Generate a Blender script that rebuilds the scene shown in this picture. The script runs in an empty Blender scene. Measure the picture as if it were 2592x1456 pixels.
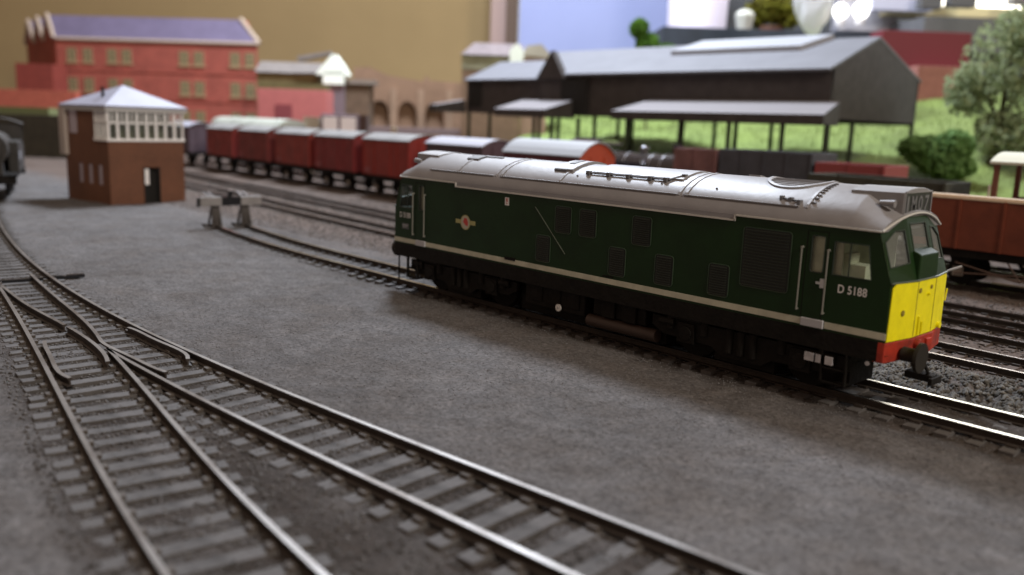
import bpy, math, random
import numpy as np
from mathutils import Vector, Matrix, Euler
from mathutils.geometry import tessellate_polygon
random.seed(7); rng = np.random.default_rng(7)
U = 0.01          # the place is a 1:76 model railway; every number below is in centimetres
S = bpy.context.scene
C = S.collection

# ------------------------------------------------------------------ camera
cam_d = bpy.data.cameras.new('camera'); cam = bpy.data.objects.new('camera', cam_d); C.objects.link(cam)
r_ = Vector((0.68332553, 0.72927783, 0.03492948)); u_ = Vector((-0.15965075, 0.10256528, 0.98183094)); f_ = Vector((-0.71244499, 0.67648666, -0.18651523))
M = Matrix((r_, u_, -f_)).transposed().to_4x4(); M.translation = Vector((17.4828, -20.9184, 6.2164)) * U
cam.matrix_world = M
cam_d.sensor_width = 36; cam_d.lens = 2196.27 / 2592 * 36
cam_d.clip_start = 0.005; cam_d.clip_end = 20
cam_d.dof.use_dof = True; cam_d.dof.focus_distance = 0.245; cam_d.dof.aperture_fstop = 13.5
S.camera = cam

# ------------------------------------------------------------------ world, lamps, exposure
W = bpy.data.worlds.new('World'); S.world = W; W.use_nodes = True
bg = W.node_tree.nodes['Background']; bg.inputs[0].default_value = (0.70, 0.48, 0.35, 1); bg.inputs[1].default_value = 0.19
S.view_settings.view_transform = 'Standard'; S.view_settings.look = 'None'; S.view_settings.gamma = 1; S.view_settings.exposure = 1.0
S.view_settings.use_curve_mapping = False
def area(name, loc, target, sx, sy, power, color):
    d = bpy.data.lights.new(name, 'AREA'); d.shape = 'RECTANGLE'; d.size = sx*U; d.size_y = sy*U; d.energy = power; d.color = color
    o = bpy.data.objects.new(name, d); C.objects.link(o); o.location = Vector(loc)*U
    o.rotation_euler = (Vector(target)-Vector(loc)).to_track_quat('-Z', 'Y').to_euler(); return o
area('ceiling_lamp', (-64, 50, 90), (-70, 36, 0), 22, 20, 13.5, (0.80, 0.88, 1.0))
area('window_light', (10, 168, 62), (0, 10, 0), 110, 40, 6, (0.86, 0.92, 1.0))
area('room_lamp', (150, -20, 120), (-40, 30, 0), 40, 40, 11, (1.0, 0.90, 0.78))

# ------------------------------------------------------------------ materials
MATS = {}
def mat(name, col, rough=0.6, metal=0.0, spec=0.5, var=0.0, vs=1.0, bump=0.0, bs=4.0, col2=None, coat=0.0):
    if name in MATS: return MATS[name]
    m = bpy.data.materials.new(name); m.use_nodes = True; nt = m.node_tree; N = nt.nodes; L = nt.links
    b = N['Principled BSDF']; b.inputs['Base Color'].default_value = (*col, 1); b.inputs['Roughness'].default_value = rough
    b.inputs['Metallic'].default_value = metal; b.inputs['Specular IOR Level'].default_value = spec; b.inputs['Coat Weight'].default_value = coat
    if var or bump or col2:
        tc = N.new('ShaderNodeTexCoord'); mp = N.new('ShaderNodeMapping'); mp.inputs['Scale'].default_value = (1/U,)*3
        L.new(tc.outputs['Object'], mp.inputs['Vector'])
    if var or col2:
        n = N.new('ShaderNodeTexNoise'); n.inputs['Scale'].default_value = vs; n.inputs['Detail'].default_value = 6; n.inputs['Roughness'].default_value = 0.65
        L.new(mp.outputs[0], n.inputs['Vector'])
        rr = N.new('ShaderNodeMapRange'); rr.inputs[1].default_value = 0.32; rr.inputs[2].default_value = 0.68
        L.new(n.outputs['Fac'], rr.inputs[0])
        mx = N.new('ShaderNodeMix'); mx.data_type = 'RGBA'
        c2 = col2 if col2 else tuple(c*(1-var) for c in col)
        mx.inputs['A'].default_value = (*[c*(1+var*0.5) for c in col], 1); mx.inputs['B'].default_value = (*c2, 1)
        L.new(rr.outputs[0], mx.inputs['Factor']); L.new(mx.outputs['Result'], b.inputs['Base Color'])
        r2 = N.new('ShaderNodeMapRange'); r2.inputs[3].default_value = max(0.02, rough-0.08); r2.inputs[4].default_value = min(1, rough+0.12)
        L.new(n.outputs['Fac'], r2.inputs[0]); L.new(r2.outputs[0], b.inputs['Roughness'])
    if bump:
        n2 = N.new('ShaderNodeTexNoise'); n2.inputs['Scale'].default_value = bs; n2.inputs['Detail'].default_value = 5
        L.new(mp.outputs[0], n2.inputs['Vector'])
        bp = N.new('ShaderNodeBump'); bp.inputs['Strength'].default_value = 1.0; bp.inputs['Distance'].default_value = bump*U
        L.new(n2.outputs['Fac'], bp.inputs['Height']); L.new(bp.outputs[0], b.inputs['Normal'])
    MATS[name] = m; return m
def emit(name, col, s):
    if name in MATS: return MATS[name]
    m = bpy.data.materials.new(name); m.use_nodes = True; b = m.node_tree.nodes['Principled BSDF']
    b.inputs['Base Color'].default_value = (*col, 1); b.inputs['Emission Color'].default_value = (*col, 1); b.inputs['Emission Strength'].default_value = s
    MATS[name] = m; return m
def brick(name, c1, c2, mortar, sc):
    m = bpy.data.materials.new(name); m.use_nodes = True; nt = m.node_tree; N = nt.nodes; L = nt.links; b = N['Principled BSDF']
    tc = N.new('ShaderNodeTexCoord'); sp = N.new('ShaderNodeSeparateXYZ'); L.new(tc.outputs['Object'], sp.inputs[0])
    ad = N.new('ShaderNodeMath'); L.new(sp.outputs[0], ad.inputs[0]); L.new(sp.outputs[1], ad.inputs[1])
    cb = N.new('ShaderNodeCombineXYZ'); L.new(ad.outputs[0], cb.inputs[0]); L.new(sp.outputs[2], cb.inputs[1])
    br = N.new('ShaderNodeTexBrick'); br.inputs['Scale'].default_value = sc/U; br.inputs['Color1'].default_value = (*c1, 1); br.inputs['Color2'].default_value = (*c2, 1)
    br.inputs['Mortar'].default_value = (*mortar, 1); br.inputs['Mortar Size'].default_value = 0.012; L.new(cb.outputs[0], br.inputs['Vector'])
    n = N.new('ShaderNodeTexNoise'); n.inputs['Scale'].default_value = 0.5/U; n.inputs['Detail'].default_value = 5; L.new(tc.outputs['Object'], n.inputs['Vector'])
    mx = N.new('ShaderNodeMix'); mx.data_type = 'RGBA'; mx.blend_type = 'MULTIPLY'; mx.inputs['Factor'].default_value = 0.5
    L.new(br.outputs['Color'], mx.inputs['A']); L.new(n.outputs['Color'], mx.inputs['B']); 
    rr = N.new('ShaderNodeMapRange'); rr.inputs[1].default_value = 0.3; rr.inputs[2].default_value = 0.7; rr.inputs[3].default_value = 0.6; rr.inputs[4].default_value = 1.2
    L.new(n.outputs['Fac'], rr.inputs[0]); L.new(rr.outputs[0], mx.inputs['B'])
    L.new(mx.outputs['Result'], b.inputs['Base Color']); b.inputs['Roughness'].default_value = 0.85
    MATS[name] = m; return m
def glass(name, tint=(0.9, 0.95, 0.9), alpha=0.25, rough=0.08):
    m = bpy.data.materials.new(name); m.use_nodes = True; nt = m.node_tree; N = nt.nodes; L = nt.links
    out = N['Material Output']; b = N['Principled BSDF']; b.inputs['Base Color'].default_value = (0.3, 0.32, 0.3, 1); b.inputs['Roughness'].default_value = rough
    t = N.new('ShaderNodeBsdfTransparent'); t.inputs[0].default_value = (*tint, 1)
    fr = N.new('ShaderNodeFresnel'); fr.inputs[0].default_value = 1.5
    ad = N.new('ShaderNodeMath'); ad.operation = 'ADD'; ad.inputs[1].default_value = alpha; ad.use_clamp = True; L.new(fr.outputs[0], ad.inputs[0])
    mx = N.new('ShaderNodeMixShader'); L.new(ad.outputs[0], mx.inputs[0]); L.new(t.outputs[0], mx.inputs[1]); L.new(b.outputs[0], mx.inputs[2]); L.new(mx.outputs[0], out.inputs[0])
    MATS[name] = m; return m

green = mat('loco_green', (0.006, 0.027, 0.004), 0.48, spec=0.3, var=0.25, vs=0.8, bump=0.003, bs=9)
roofgrey = mat('roof_grey_paint', (0.265, 0.26, 0.268), 0.50, metal=0.1, var=0.10, vs=0.9, bump=0.006, bs=5)
lipgrey = mat('lip_grey', (0.55, 0.54, 0.5), 0.5)
ventgrey = mat('vent_dark_grey', (0.12, 0.12, 0.13), 0.6)
stripe_m = mat('stripe_cream', (0.50, 0.49, 0.38), 0.55, var=0.2, vs=2)
grille_m = mat('grille_dark', (0.012, 0.017, 0.012), 0.55)
yellow = mat('warning_yellow', (0.92, 0.84, 0.002), 0.5, var=0.12, vs=2.5, bump=0.004, bs=6)
yellow_d = mat('yellow_dirt', (0.25, 0.2, 0.02), 0.7)
redb = mat('buffer_beam_red', (0.50, 0.035, 0.012), 0.6, col2=(.16, .015, .008), vs=1.8)
black = mat('underframe_black', (0.009, 0.0075, 0.0062), 0.7, spec=0.2, var=0.4, vs=2.5, bump=0.02, bs=8)
blackg = mat('gloss_black', (0.010, 0.011, 0.014), 0.28, var=0.2)
steel = mat('polished_steel', (0.62, 0.60, 0.56), 0.22, metal=1.0)
chrome = mat('bright_metal', (0.75, 0.74, 0.70), 0.3, metal=0.9)
white_m = mat('white_paint', (0.82, 0.80, 0.78), 0.6, var=0.1)
decal = mat('decal_white', (0.72, 0.72, 0.70), 0.6)
cream = mat('cab_cream', (0.80, 0.80, 0.62), 0.7, var=0.2, vs=2)
padgrey = mat('step_grey', (0.42, 0.42, 0.44), 0.6)
gold = mat('emblem_gold', (0.36, 0.34, 0.14), 0.6)
emred = mat('emblem_red', (0.50, 0.06, 0.05), 0.6)
emcream = mat('emblem_cream', (0.45, 0.42, 0.33), 0.6)
cabglass = glass('cab_glass', (0.95, 0.98, 0.95), 0.05)
screenglass = glass('screen_glass', (.8, .88, .86), .30)
boxglass = glass('window_glass', (0.8, 0.85, 0.78), 0.15)
railside = mat('rail_rust', (0.038, 0.029, 0.024), 0.65, var=0.35, vs=3, bump=0.01)
railtop = mat('rail_head', (0.27, 0.255, 0.24), 0.42, metal=0.8, var=0.5, vs=0.5, col2=(0.12, 0.10, 0.085))
railbright = mat('rail_head_bright', (0.80, 0.76, 0.68), 0.20, metal=1.0)
sleeper_m = mat('sleeper_weathered', (0.092, 0.086, 0.084), 0.85, var=0.5, vs=1.8, bump=0.02, bs=7)
sleeper_b = mat('sleeper_brown', (0.085, 0.062, 0.05), 0.85, var=0.35, vs=1.8)
brickbox = brick('signal_box_brick', (0.16, 0.062, 0.030), (0.13, 0.050, 0.024), (0.13, 0.065, 0.035), 2.6)
brickred = brick('warehouse_brick', (0.36, 0.082, 0.055), (0.30, 0.066, 0.046), (0.30, 0.10, 0.07), 2.2)
slate = mat('slate_roof', (0.28, 0.28, 0.34), 0.55, var=0.1, vs=0.6)
slatep = mat('slate_purple', (0.15, 0.125, 0.20), 0.6, var=0.15, vs=0.4)
slated = mat('shed_slate', (0.125, 0.127, 0.145), 0.6, var=0.12, vs=0.4)
shedwall = mat('shed_timber', (0.048, 0.040, 0.038), 0.75, var=0.25, vs=1.0)
darkin = mat('dark_opening', (0.01, 0.009, 0.008), 0.9)
postm = mat('shed_post', (0.020, 0.028, 0.012), 0.8)
stone = mat('pale_trim', (0.55, 0.50, 0.40), 0.8)
olive = mat('window_olive', (0.14, 0.14, 0.07), 0.6)
vanred = mat('van_bauxite', (0.19, 0.018, 0.014), 0.55, var=0.25, vs=0.9)
vanred2 = mat('van_red_bright', (0.24, 0.020, 0.012), 0.5, var=0.2, vs=0.9)
vanend = mat('van_end_orange', (0.38, 0.055, 0.02), 0.5, var=0.15)
vandark = mat('van_purple_grey', (0.07, 0.045, 0.06), 0.6, var=0.2)
vangrey = mat('van_roof_pale', (0.22, 0.215, 0.21), 0.6, var=0.25, vs=0.7)
bauxite = mat('hopper_brown', (0.17, 0.037, 0.015), 0.6, var=0.3, vs=0.9)
slateg = mat('wagon_slate_grey', (0.055, 0.058, 0.07), 0.65, var=0.2)
wood_light = mat('pale_timber', (0.62, 0.48, 0.34), 0.7)
W_iron = mat('axlebox_grey', (0.24, 0.21, 0.18), 0.7, var=0.3)
tanwall = mat('tan_wall', (0.30, 0.208, 0.095), 0.9, var=0.10, vs=0.03, bump=0.02, bs=2)
bluewall = mat('blue_board', (0.25, 0.28, 0.48), 0.8, var=0.06, vs=0.05)
pinkm = mat('pink_card', (0.42, 0.12, 0.11), 0.85, var=0.1)

# ------------------------------------------------------------------ mesh builder
class MB:
    def __init__(s): s.v = []; s.f = []; s.m = []; s.g = []
    def add(s, vs, fs, mi=0):
        n = len(s.v); s.g.append((n, len(s.f))); s.v += [tuple(x) for x in vs]; s.f += [tuple(i+n for i in f) for f in fs]; s.m += [mi]*len(fs); return s
    def box(s, x0, x1, y0, y1, z0, z1, mi=0):
        vs = [(x, y, z) for z in (z0, z1) for y in (y0, y1) for x in (x0, x1)]
        return s.add(vs, [(0,2,3,1),(4,5,7,6),(0,1,5,4),(2,6,7,3),(0,4,6,2),(1,3,7,5)], mi)
    def obox(s, c, d, n, l, w, z0, z1, mi=0):   # box centred c, along unit dir d (length l), across n (width w)
        vs = [(c[0]+d[0]*a*l/2+n[0]*b*w/2, c[1]+d[1]*a*l/2+n[1]*b*w/2, z) for z in (z0, z1) for b in (-1, 1) for a in (-1, 1)]
        return s.add(vs, [(0,2,3,1),(4,5,7,6),(0,1,5,4),(2,6,7,3),(0,4,6,2),(1,3,7,5)], mi)
    def cyl(s, p0, p1, r0, r1=None, n=14, mi=0):
        r1 = r0 if r1 is None else r1; p0 = Vector(p0); p1 = Vector(p1); d = (p1-p0).normalized()
        a = d.orthogonal().normalized(); b = d.cross(a)
        vs = [p0+(a*math.cos(2*math.pi*i/n)+b*math.sin(2*math.pi*i/n))*r0 for i in range(n)]+[p1+(a*math.cos(2*math.pi*i/n)+b*math.sin(2*math.pi*i/n))*r1 for i in range(n)]
        return s.add(vs, [(i, (i+1)%n, n+(i+1)%n, n+i) for i in range(n)]+[tuple(range(n))[::-1], tuple(range(n, 2*n))], mi)
    def loft(s, secs, mi=0, cap=True, closed=True):
        n = len(secs[0]); vs = [p for q in secs for p in q]; fs = []
        for k in range(len(secs)-1):
            for i in range(n if closed else n-1):
                j = (i+1) % n; fs.append((k*n+i, k*n+j, (k+1)*n+j, (k+1)*n+i))
        if cap: fs += [tuple(range(n))[::-1], tuple(range((len(secs)-1)*n, len(secs)*n))]
        return s.add(vs, fs, mi)
    def prism(s, poly, z0, z1, mi=0): return s.loft([[(x, y, z0) for x, y in poly], [(x, y, z1) for x, y in poly]], mi)
    def holed(s, outer, holes, fn, mi=0):       # flat sheet with openings; fn maps (a,b) -> xyz
        loops = [outer]+holes; allp = [p for l in loops for p in l]
        tris = tessellate_polygon([[Vector((a, b, 0)) for a, b in l] for l in loops])
        return s.add([fn(a, b) for a, b in allp], [tuple(t) for t in tris], mi)
    def sphere(s, c, rx, ry, rz, n=12, k=8, mi=0):
        vs = []; fs = []
        for j in range(k+1):
            t = math.pi*j/k
            for i in range(n):
                p = 2*math.pi*i/n; vs.append((c[0]+rx*math.sin(t)*math.cos(p), c[1]+ry*math.sin(t)*math.sin(p), c[2]+rz*math.cos(t)))
        for j in range(k):
            for i in range(n): fs.append((j*n+i, j*n+(i+1)%n, (j+1)*n+(i+1)%n, (j+1)*n+i))
        return s.add(vs, fs, mi)
    def each(s, name, mats, parent=None, **k):      # every added shape becomes an object of its own
        out = []; g = s.g+[(len(s.v), len(s.f))]
        for (a, c), (b, d) in zip(g[:-1], g[1:]):
            m = MB(); m.add(s.v[a:b], [tuple(i-a for i in f) for f in s.f[c:d]]); m.m = s.m[c:d]; out.append(m.build(name, mats, parent, **k))
        return out
    def build(s, name, mats, parent=None, smooth=False, bevel=0.0, org=None, auto=40):
        if not isinstance(mats, (list, tuple)): mats = [mats]
        me = bpy.data.meshes.new(name); o0 = org or (0, 0, 0)
        me.from_pydata([((x-o0[0])*U, (y-o0[1])*U, (z-o0[2])*U) for x, y, z in s.v], [], s.f)
        for m in mats: me.materials.append(m)
        me.polygons.foreach_set('material_index', s.m); me.validate(); me.update()
        if smooth:
            me.polygons.foreach_set('use_smooth', [True]*len(me.polygons))
            try: me.set_sharp_from_angle(angle=math.radians(auto))
            except Exception: pass
        o = bpy.data.objects.new(name, me); C.objects.link(o)
        if org and parent is None: o.location = Vector(org)*U
        if parent is not None: o.parent = parent
        if bevel:
            b = o.modifiers.new('bevel', 'BEVEL'); b.width = bevel*U; b.segments = 2; b.limit_method = 'ANGLE'; b.angle_limit = math.radians(35)
        return o
def tag(o, label=None, cat=None, group=None, kind=None):
    if label: o['label'] = label
    if cat: o['category'] = cat
    if group: o['group'] = group
    if kind: o['kind'] = kind
    return o
def thing(name, label, cat, loc=(0, 0, 0), rz=0, group=None):
    o = bpy.data.objects.new(name, None); C.objects.link(o); o.location = Vector(loc)*U; o.rotation_euler = (0, 0, rz)
    o.empty_display_size = 0.01
    return tag(o, label, cat, group)
def dup(o, parent=None):
    c = o.copy(); C.objects.link(c)
    if parent is not None: c.parent = parent
    for ch in list(o.children): dup(ch, c)
    return c
def text(name, s, size, fn, m, parent, width=None, bold=0.0):
    cu = bpy.data.curves.new(name, 'FONT'); cu.body = s; cu.size = 1; cu.offset = bold; cu.space_character = 1.05
    t = bpy.data.objects.new(name, cu); C.objects.link(t); dg = bpy.context.evaluated_depsgraph_get()
    me = bpy.data.meshes.new_from_object(t.evaluated_get(dg)); bpy.data.objects.remove(t); bpy.data.curves.remove(cu)
    co = [v.co.copy() for v in me.vertices]; x0 = min(c.x for c in co); x1 = max(c.x for c in co); y0 = min(c.y for c in co); y1 = max(c.y for c in co)
    sy = size/(y1-y0); sx = (width/(x1-x0)) if width else sy
    for v in me.vertices: v.co = Vector(fn((v.co.x-x0)*sx, (v.co.y-y0)*sy))*U
    me.materials.clear(); me.materials.append(m)
    o = bpy.data.objects.new(name, me); C.objects.link(o); o.parent = parent; return o

# ------------------------------------------------------------------ track geometry (rail tops are z = 0)
def smooth_line(pts, step=0.5):
    pts = np.array(pts, float); t = np.r_[0, np.cumsum(np.hypot(*np.diff(pts, axis=0).T))]
    n = max(2, int(t[-1]/step)); tt = np.linspace(0, t[-1], n+1)
    if len(pts) > 2:                       # Catmull-like smoothing
        deg = min(len(pts)-1, 5); q = np.stack([np.polyval(np.polyfit(t, pts[:, k], deg), tt) for k in (0, 1)], 1)
    else: q = np.stack([np.interp(tt, t, pts[:, k]) for k in (0, 1)], 1)
    return q
def frames(q):
    d = np.gradient(q, axis=0); d /= np.hypot(d[:, 0], d[:, 1])[:, None]; return d, np.stack([-d[:, 1], d[:, 0]], 1)
RAILP = [(-.05, 0), (.05, 0), (.05, -.05), (.02, -.07), (.02, -.17), (.09, -.19), (.09, -.215), (-.09, -.215), (-.09, -.19), (-.02, -.17), (-.02, -.07), (-.05, -.05)]
def rail(name, q, parent, top, off=0.0, side=None):
    d, n = frames(q); q = q+n*off; mb = MB(); secs = [[(p[0]+nn[0]*a, p[1]+nn[1]*a, b) for a, b in RAILP] for p, nn in zip(q, n)]
    N = len(RAILP)
    mb.loft(secs, 0); 
    for k in range(len(secs)-1): mb.m[k*N] = 1
    return mb.build(name, [side or railside, top], parent)
def sleeper_shape(l=2.7, w=0.3, chairs=True, gauge=1.65):
    mb = MB(); mb.box(-w/2, w/2, -l/2, l/2, -.42, -.22)
    if chairs:
        for s in (-1, 1):
            for e in (-1, 1): mb.box(-.11, .11, s*gauge/2+e*.14-.07, s*gauge/2+e*.14+.07, -.22, -.16, 1)
    return mb
def place_sleepers(q, parent, spacing, m, l=2.7, w=.3, chairs=True, limit=100, jitter=.03, near=(14, -12)):
    t = np.r_[0, np.cumsum(np.hypot(*np.diff(q, axis=0).T))]; d, n = frames(q); src = None; spots = []
    for a in np.arange(spacing/2, t[-1], spacing):
        x = np.interp(a, t, q[:, 0]); y = np.interp(a, t, q[:, 1]); dx = np.interp(a, t, d[:, 0]); dy = np.interp(a, t, d[:, 1])
        spots.append((x, y, math.atan2(dy, dx)+random.uniform(-jitter, jitter)))
    spots.sort(key=lambda s: (s[0]-near[0])**2+(s[1]-near[1])**2)
    proto = None; root_loc = parent.location/U
    for x, y, a in spots[:limit]:
        if proto is None: proto = sleeper_shape(l, w, chairs).build('sleeper', [m, railside], parent); o = proto
        else: o = proto.copy(); C.objects.link(o); o.parent = parent
        o.location = Vector((x-root_loc[0]+random.uniform(-.02, .02), y-root_loc[1], random.uniform(-.02, .01)))*U; o.rotation_euler = (0, 0, a)
    if len(spots) > limit:
        mb = MB()
        for x, y, a in spots[limit:]: mb.obox((x-root_loc[0], y-root_loc[1]), (math.cos(a), math.sin(a)), (-math.sin(a), math.cos(a)), w, l, -.42, -.22)
        tag(mb.build('sleeper_row', m, parent), kind='stuff')
def track(name, label, pts, top, m, spacing=.75, limit=100, sl=True):
    q = smooth_line(pts); th = thing(name, label, 'railway track')
    rail('rail', q, th, top, .825); rail('rail', q, th, top, -.825)
    if sl: place_sleepers(q, th, spacing, m, limit=limit)
    return th, q

# ------------------------------------------------------------------ ground sheet
SID = [(-29.6, 1.2), (-26, .67), (-22, .24), (-18, .03), (-15, 0), (-10, 0), (0, 0), (8, 0), (16, 0)]
qsid = np.array([(x, (0.0067*(x+16)**2 if x < -16 else 0.0)) for x in np.arange(-29.6, 18, .5)])
A_ = [(-50, -7.6), (-42, -9.4), (-34, -11.0), (-28, -11.95), (-22, -12.75), (-16.8, -13.35), (-12.4, -14.0), (-9.5, -14.43), (-6.6, -14.89), (-4, -15.3), (-1.6, -15.68), (1.3, -16.1), (3.3, -16.35), (6.5, -16.7), (11, -17.1)]
D_ = [(-50, -5.9), (-42, -7.8), (-34.5, -9.25), (-28, -10.2), (-23.4, -10.9), (-19.1, -11.42), (-15.5, -11.75), (-11.4, -11.88), (-8.2, -11.9), (-5.7, -11.82), (-1, -11.55), (2.7, -11.25), (5.8, -10.98), (9.3, -10.7), (11.6, -10.5), (16, -10.1)]
B_ = [(-5.9, -13.37), (-3.2, -13.72), (-1, -14.05), (1.8, -14.45), (4.07, -14.75), (6.1, -14.97), (7.9, -15.12), (12, -15.45)]
C_ = [(-5.9, -13.40), (-3.3, -13.34), (-2.1, -13.28), (.24, -13.2), (2.2, -13.04), (5.15, -12.82), (7.5, -12.64), (9, -12.52), (10, -12.42), (15, -12.0)]
qA, qB, qC, qD = [smooth_line(p) for p in (A_, B_, C_, D_)]
T2 = [(-75, 12.6), (-42, 9.3), (-22, 7.75), (-5, 6.7), (10, 5.9), (18, 5.5)]
T3 = [(-75, 16.4), (-42, 13.4), (-25, 12.1), (-5, 10.8), (10, 9.9), (18, 9.4)]
T4 = [(-20, 14.6), (-5, 13.6), (10, 12.9), (18, 12.5)]
def vnoise(x, y, s, seed):
    r = np.random.default_rng(seed); g = r.random((256, 256)); x = x/s+1000; y = y/s+1000
    xi = np.floor(x).astype(int); yi = np.floor(y).astype(int); fx = x-xi; fy = y-yi; fx = fx*fx*(3-2*fx); fy = fy*fy*(3-2*fy)
    a = g[xi % 256, yi % 256]; b = g[(xi+1) % 256, yi % 256]; c = g[xi % 256, (yi+1) % 256]; d = g[(xi+1) % 256, (yi+1) % 256]
    return (a*(1-fx)+b*fx)*(1-fy)+(c*(1-fx)+d*fx)*fy
def sstep(a, b, x): t = np.clip((x-a)/(b-a), 0, 1); return t*t*(3-2*t)
def yat(q, x): return np.interp(x, q[:, 0], q[:, 1])
def height(X, Y):
    h = np.full_like(X, -.235)
    n = vnoise(X, Y, 1.6, 1)-.5; n2 = vnoise(X, Y, .35, 2)-.5; n3 = vnoise(X, Y, .13, 3)-.5
    yd = yat(qD, X); ya = yat(qA, X)
    tr = sstep(ya-1.1, ya-.3, Y)*(1-sstep(yd+.15, yd+.75, Y)); h -= .035*tr
    lf = 1-sstep(ya-1.2, ya-.7, Y); h -= .06*lf
    bgm = sstep(2.6, 4.2, Y); h -= .02*bgm
    rub = np.exp(-(((X-11)/3.5)**2+((Y-3.0)/1.3)**2)); h += rub*(.06+.30*n2*1.2+.2*n3)
    sid = np.exp(-((Y-np.interp(X, qsid[:, 0], qsid[:, 1]))/1.2)**2); h += .005*sid*(X > -31)
    side = np.exp(-((Y+1.35)/.5)**2)*sstep(-22, -12, X); h -= .07*side
    h += .07*n+.055*n2+.045*n3
    h -= 3.0*sstep(60, 110, -Y)
    return h
xs = np.r_[np.arange(-260, -70, 5), np.arange(-70, -40, .6), np.arange(-40, 15, .13), np.arange(15, 30, 1.5), np.arange(30, 121, 10)]
ys = np.r_[np.arange(-60, -22, 4), np.arange(-22, 5, .13), np.arange(5, 34, .5), np.arange(34, 180, 5)]
GX, GY = np.meshgrid(xs, ys, indexing='ij'); GZ = height(GX, GY)
def sheet(name, GX, GY, GZ, m, smooth=True):
    nx, ny = GX.shape; me = bpy.data.meshes.new(name); me.vertices.add(nx*ny)
    me.vertices.foreach_set('co', (np.stack([GX, GY, GZ], -1)*U).reshape(-1).astype(np.float32))
    i = np.arange(nx*ny).reshape(nx, ny); f = np.stack([i[:-1, :-1], i[1:, :-1], i[1:, 1:], i[:-1, 1:]], -1).reshape(-1)
    nf = (nx-1)*(ny-1); me.loops.add(nf*4); me.loops.foreach_set('vertex_index', f.astype(np.int32)); me.polygons.add(nf)
    me.polygons.foreach_set('loop_start', (np.arange(nf)*4).astype(np.int32)); me.polygons.foreach_set('use_smooth', np.full(nf, smooth))
    me.update(calc_edges=True); me.validate(); me.materials.append(m); o = bpy.data.objects.new(name, me); C.objects.link(o); return o
def ground_mat():
    m = bpy.data.materials.new('ash_ground'); m.use_nodes = True; nt = m.node_tree; N = nt.nodes; L = nt.links; b = N['Principled BSDF']
    tc = N.new('ShaderNodeTexCoord'); mp = N.new('ShaderNodeMapping'); mp.inputs['Scale'].default_value = (1/U,)*3; L.new(tc.outputs['Object'], mp.inputs[0])
    def noise(sc, det=6, ro=.6):
        n = N.new('ShaderNodeTexNoise'); n.inputs['Scale'].default_value = sc; n.inputs['Detail'].default_value = det; n.inputs['Roughness'].default_value = ro
        L.new(mp.outputs[0], n.inputs['Vector']); return n
    def ramp(src, a, b_, lo=0, hi=1):
        r = N.new('ShaderNodeMapRange'); r.inputs[1].default_value = a; r.inputs[2].default_value = b_; r.inputs[3].default_value = lo; r.inputs[4].default_value = hi; L.new(src, r.inputs[0]); return r
    fine = noise(8.5, 5, .72); mid = noise(1.6, 6, .6); big = noise(.13, 3, .5)
    mx = N.new('ShaderNodeMix'); mx.data_type = 'RGBA'; mx.inputs['A'].default_value = (.074, .069, .067, 1); mx.inputs['B'].default_value = (.165, .156, .155, 1)
    L.new(ramp(fine.outputs['Fac'], .36, .66).outputs[0], mx.inputs['Factor'])
    m2 = N.new('ShaderNodeMix'); m2.data_type = 'RGBA'; m2.blend_type = 'MULTIPLY'; m2.inputs['Factor'].default_value = .95
    L.new(mx.outputs['Result'], m2.inputs['A']); L.new(ramp(mid.outputs['Fac'], .32, .68, .74, 1.16).outputs[0], m2.inputs['B'])
    # brown ballast under the running lines
    sp = N.new('ShaderNodeSeparateXYZ'); L.new(mp.outputs[0], sp.inputs[0])
    ad = N.new('ShaderNodeMath'); ad.operation = 'MULTIPLY_ADD'; ad.inputs[1].default_value = 5; L.new(mid.outputs['Fac'], ad.inputs[0]); L.new(sp.outputs[1], ad.inputs[2])
    zn = ramp(ad.outputs[0], 4.5, 8.0)
    br = N.new('ShaderNodeMix'); br.data_type = 'RGBA'; br.inputs['A'].default_value = (.060, .044, .038, 1); br.inputs['B'].default_value = (.165, .128, .108, 1)
    L.new(ramp(fine.outputs['Fac'], .36, .66).outputs[0], br.inputs['Factor'])
    m3 = N.new('ShaderNodeMix'); m3.data_type = 'RGBA'; L.new(zn.outputs[0], m3.inputs['Factor']); L.new(m2.outputs['Result'], m3.inputs['A']); L.new(br.outputs['Result'], m3.inputs['B'])
    m4 = N.new('ShaderNodeMix'); m4.data_type = 'RGBA'; m4.blend_type = 'MULTIPLY'; m4.inputs['Factor'].default_value = 1
    L.new(m3.outputs['Result'], m4.inputs['A']); L.new(ramp(big.outputs['Fac'], .35, .65, .88, 1.08).outputs[0], m4.inputs['B'])
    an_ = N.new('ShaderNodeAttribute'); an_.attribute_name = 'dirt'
    pt = noise(.42, 5, .62); mp2 = N.new('ShaderNodeMix'); mp2.data_type = 'RGBA'; mp2.blend_type = 'MULTIPLY'; mp2.inputs['B'].default_value = (.86, .82, .78, 1)
    L.new(ramp(pt.outputs['Fac'], .44, .66).outputs[0], mp2.inputs['Factor']); L.new(m4.outputs['Result'], mp2.inputs['A']); m4 = mp2
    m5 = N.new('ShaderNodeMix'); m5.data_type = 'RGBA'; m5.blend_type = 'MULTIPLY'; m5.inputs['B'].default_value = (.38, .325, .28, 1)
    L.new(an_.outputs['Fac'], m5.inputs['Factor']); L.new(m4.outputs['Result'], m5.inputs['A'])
    L.new(m5.outputs['Result'], b.inputs['Base Color']); b.inputs['Roughness'].default_value = .95; b.inputs['Specular IOR Level'].default_value = .2
    bp = N.new('ShaderNodeBump'); bp.inputs['Distance'].default_value = .035*U; bp.inputs['Strength'].default_value = 1; L.new(fine.outputs['Fac'], bp.inputs['Height']); L.new(bp.outputs[0], b.inputs['Normal'])
    return m
gm = ground_mat()
go = sheet('ground', GX, GY, GZ, gm); tag(go, kind='structure')
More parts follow.
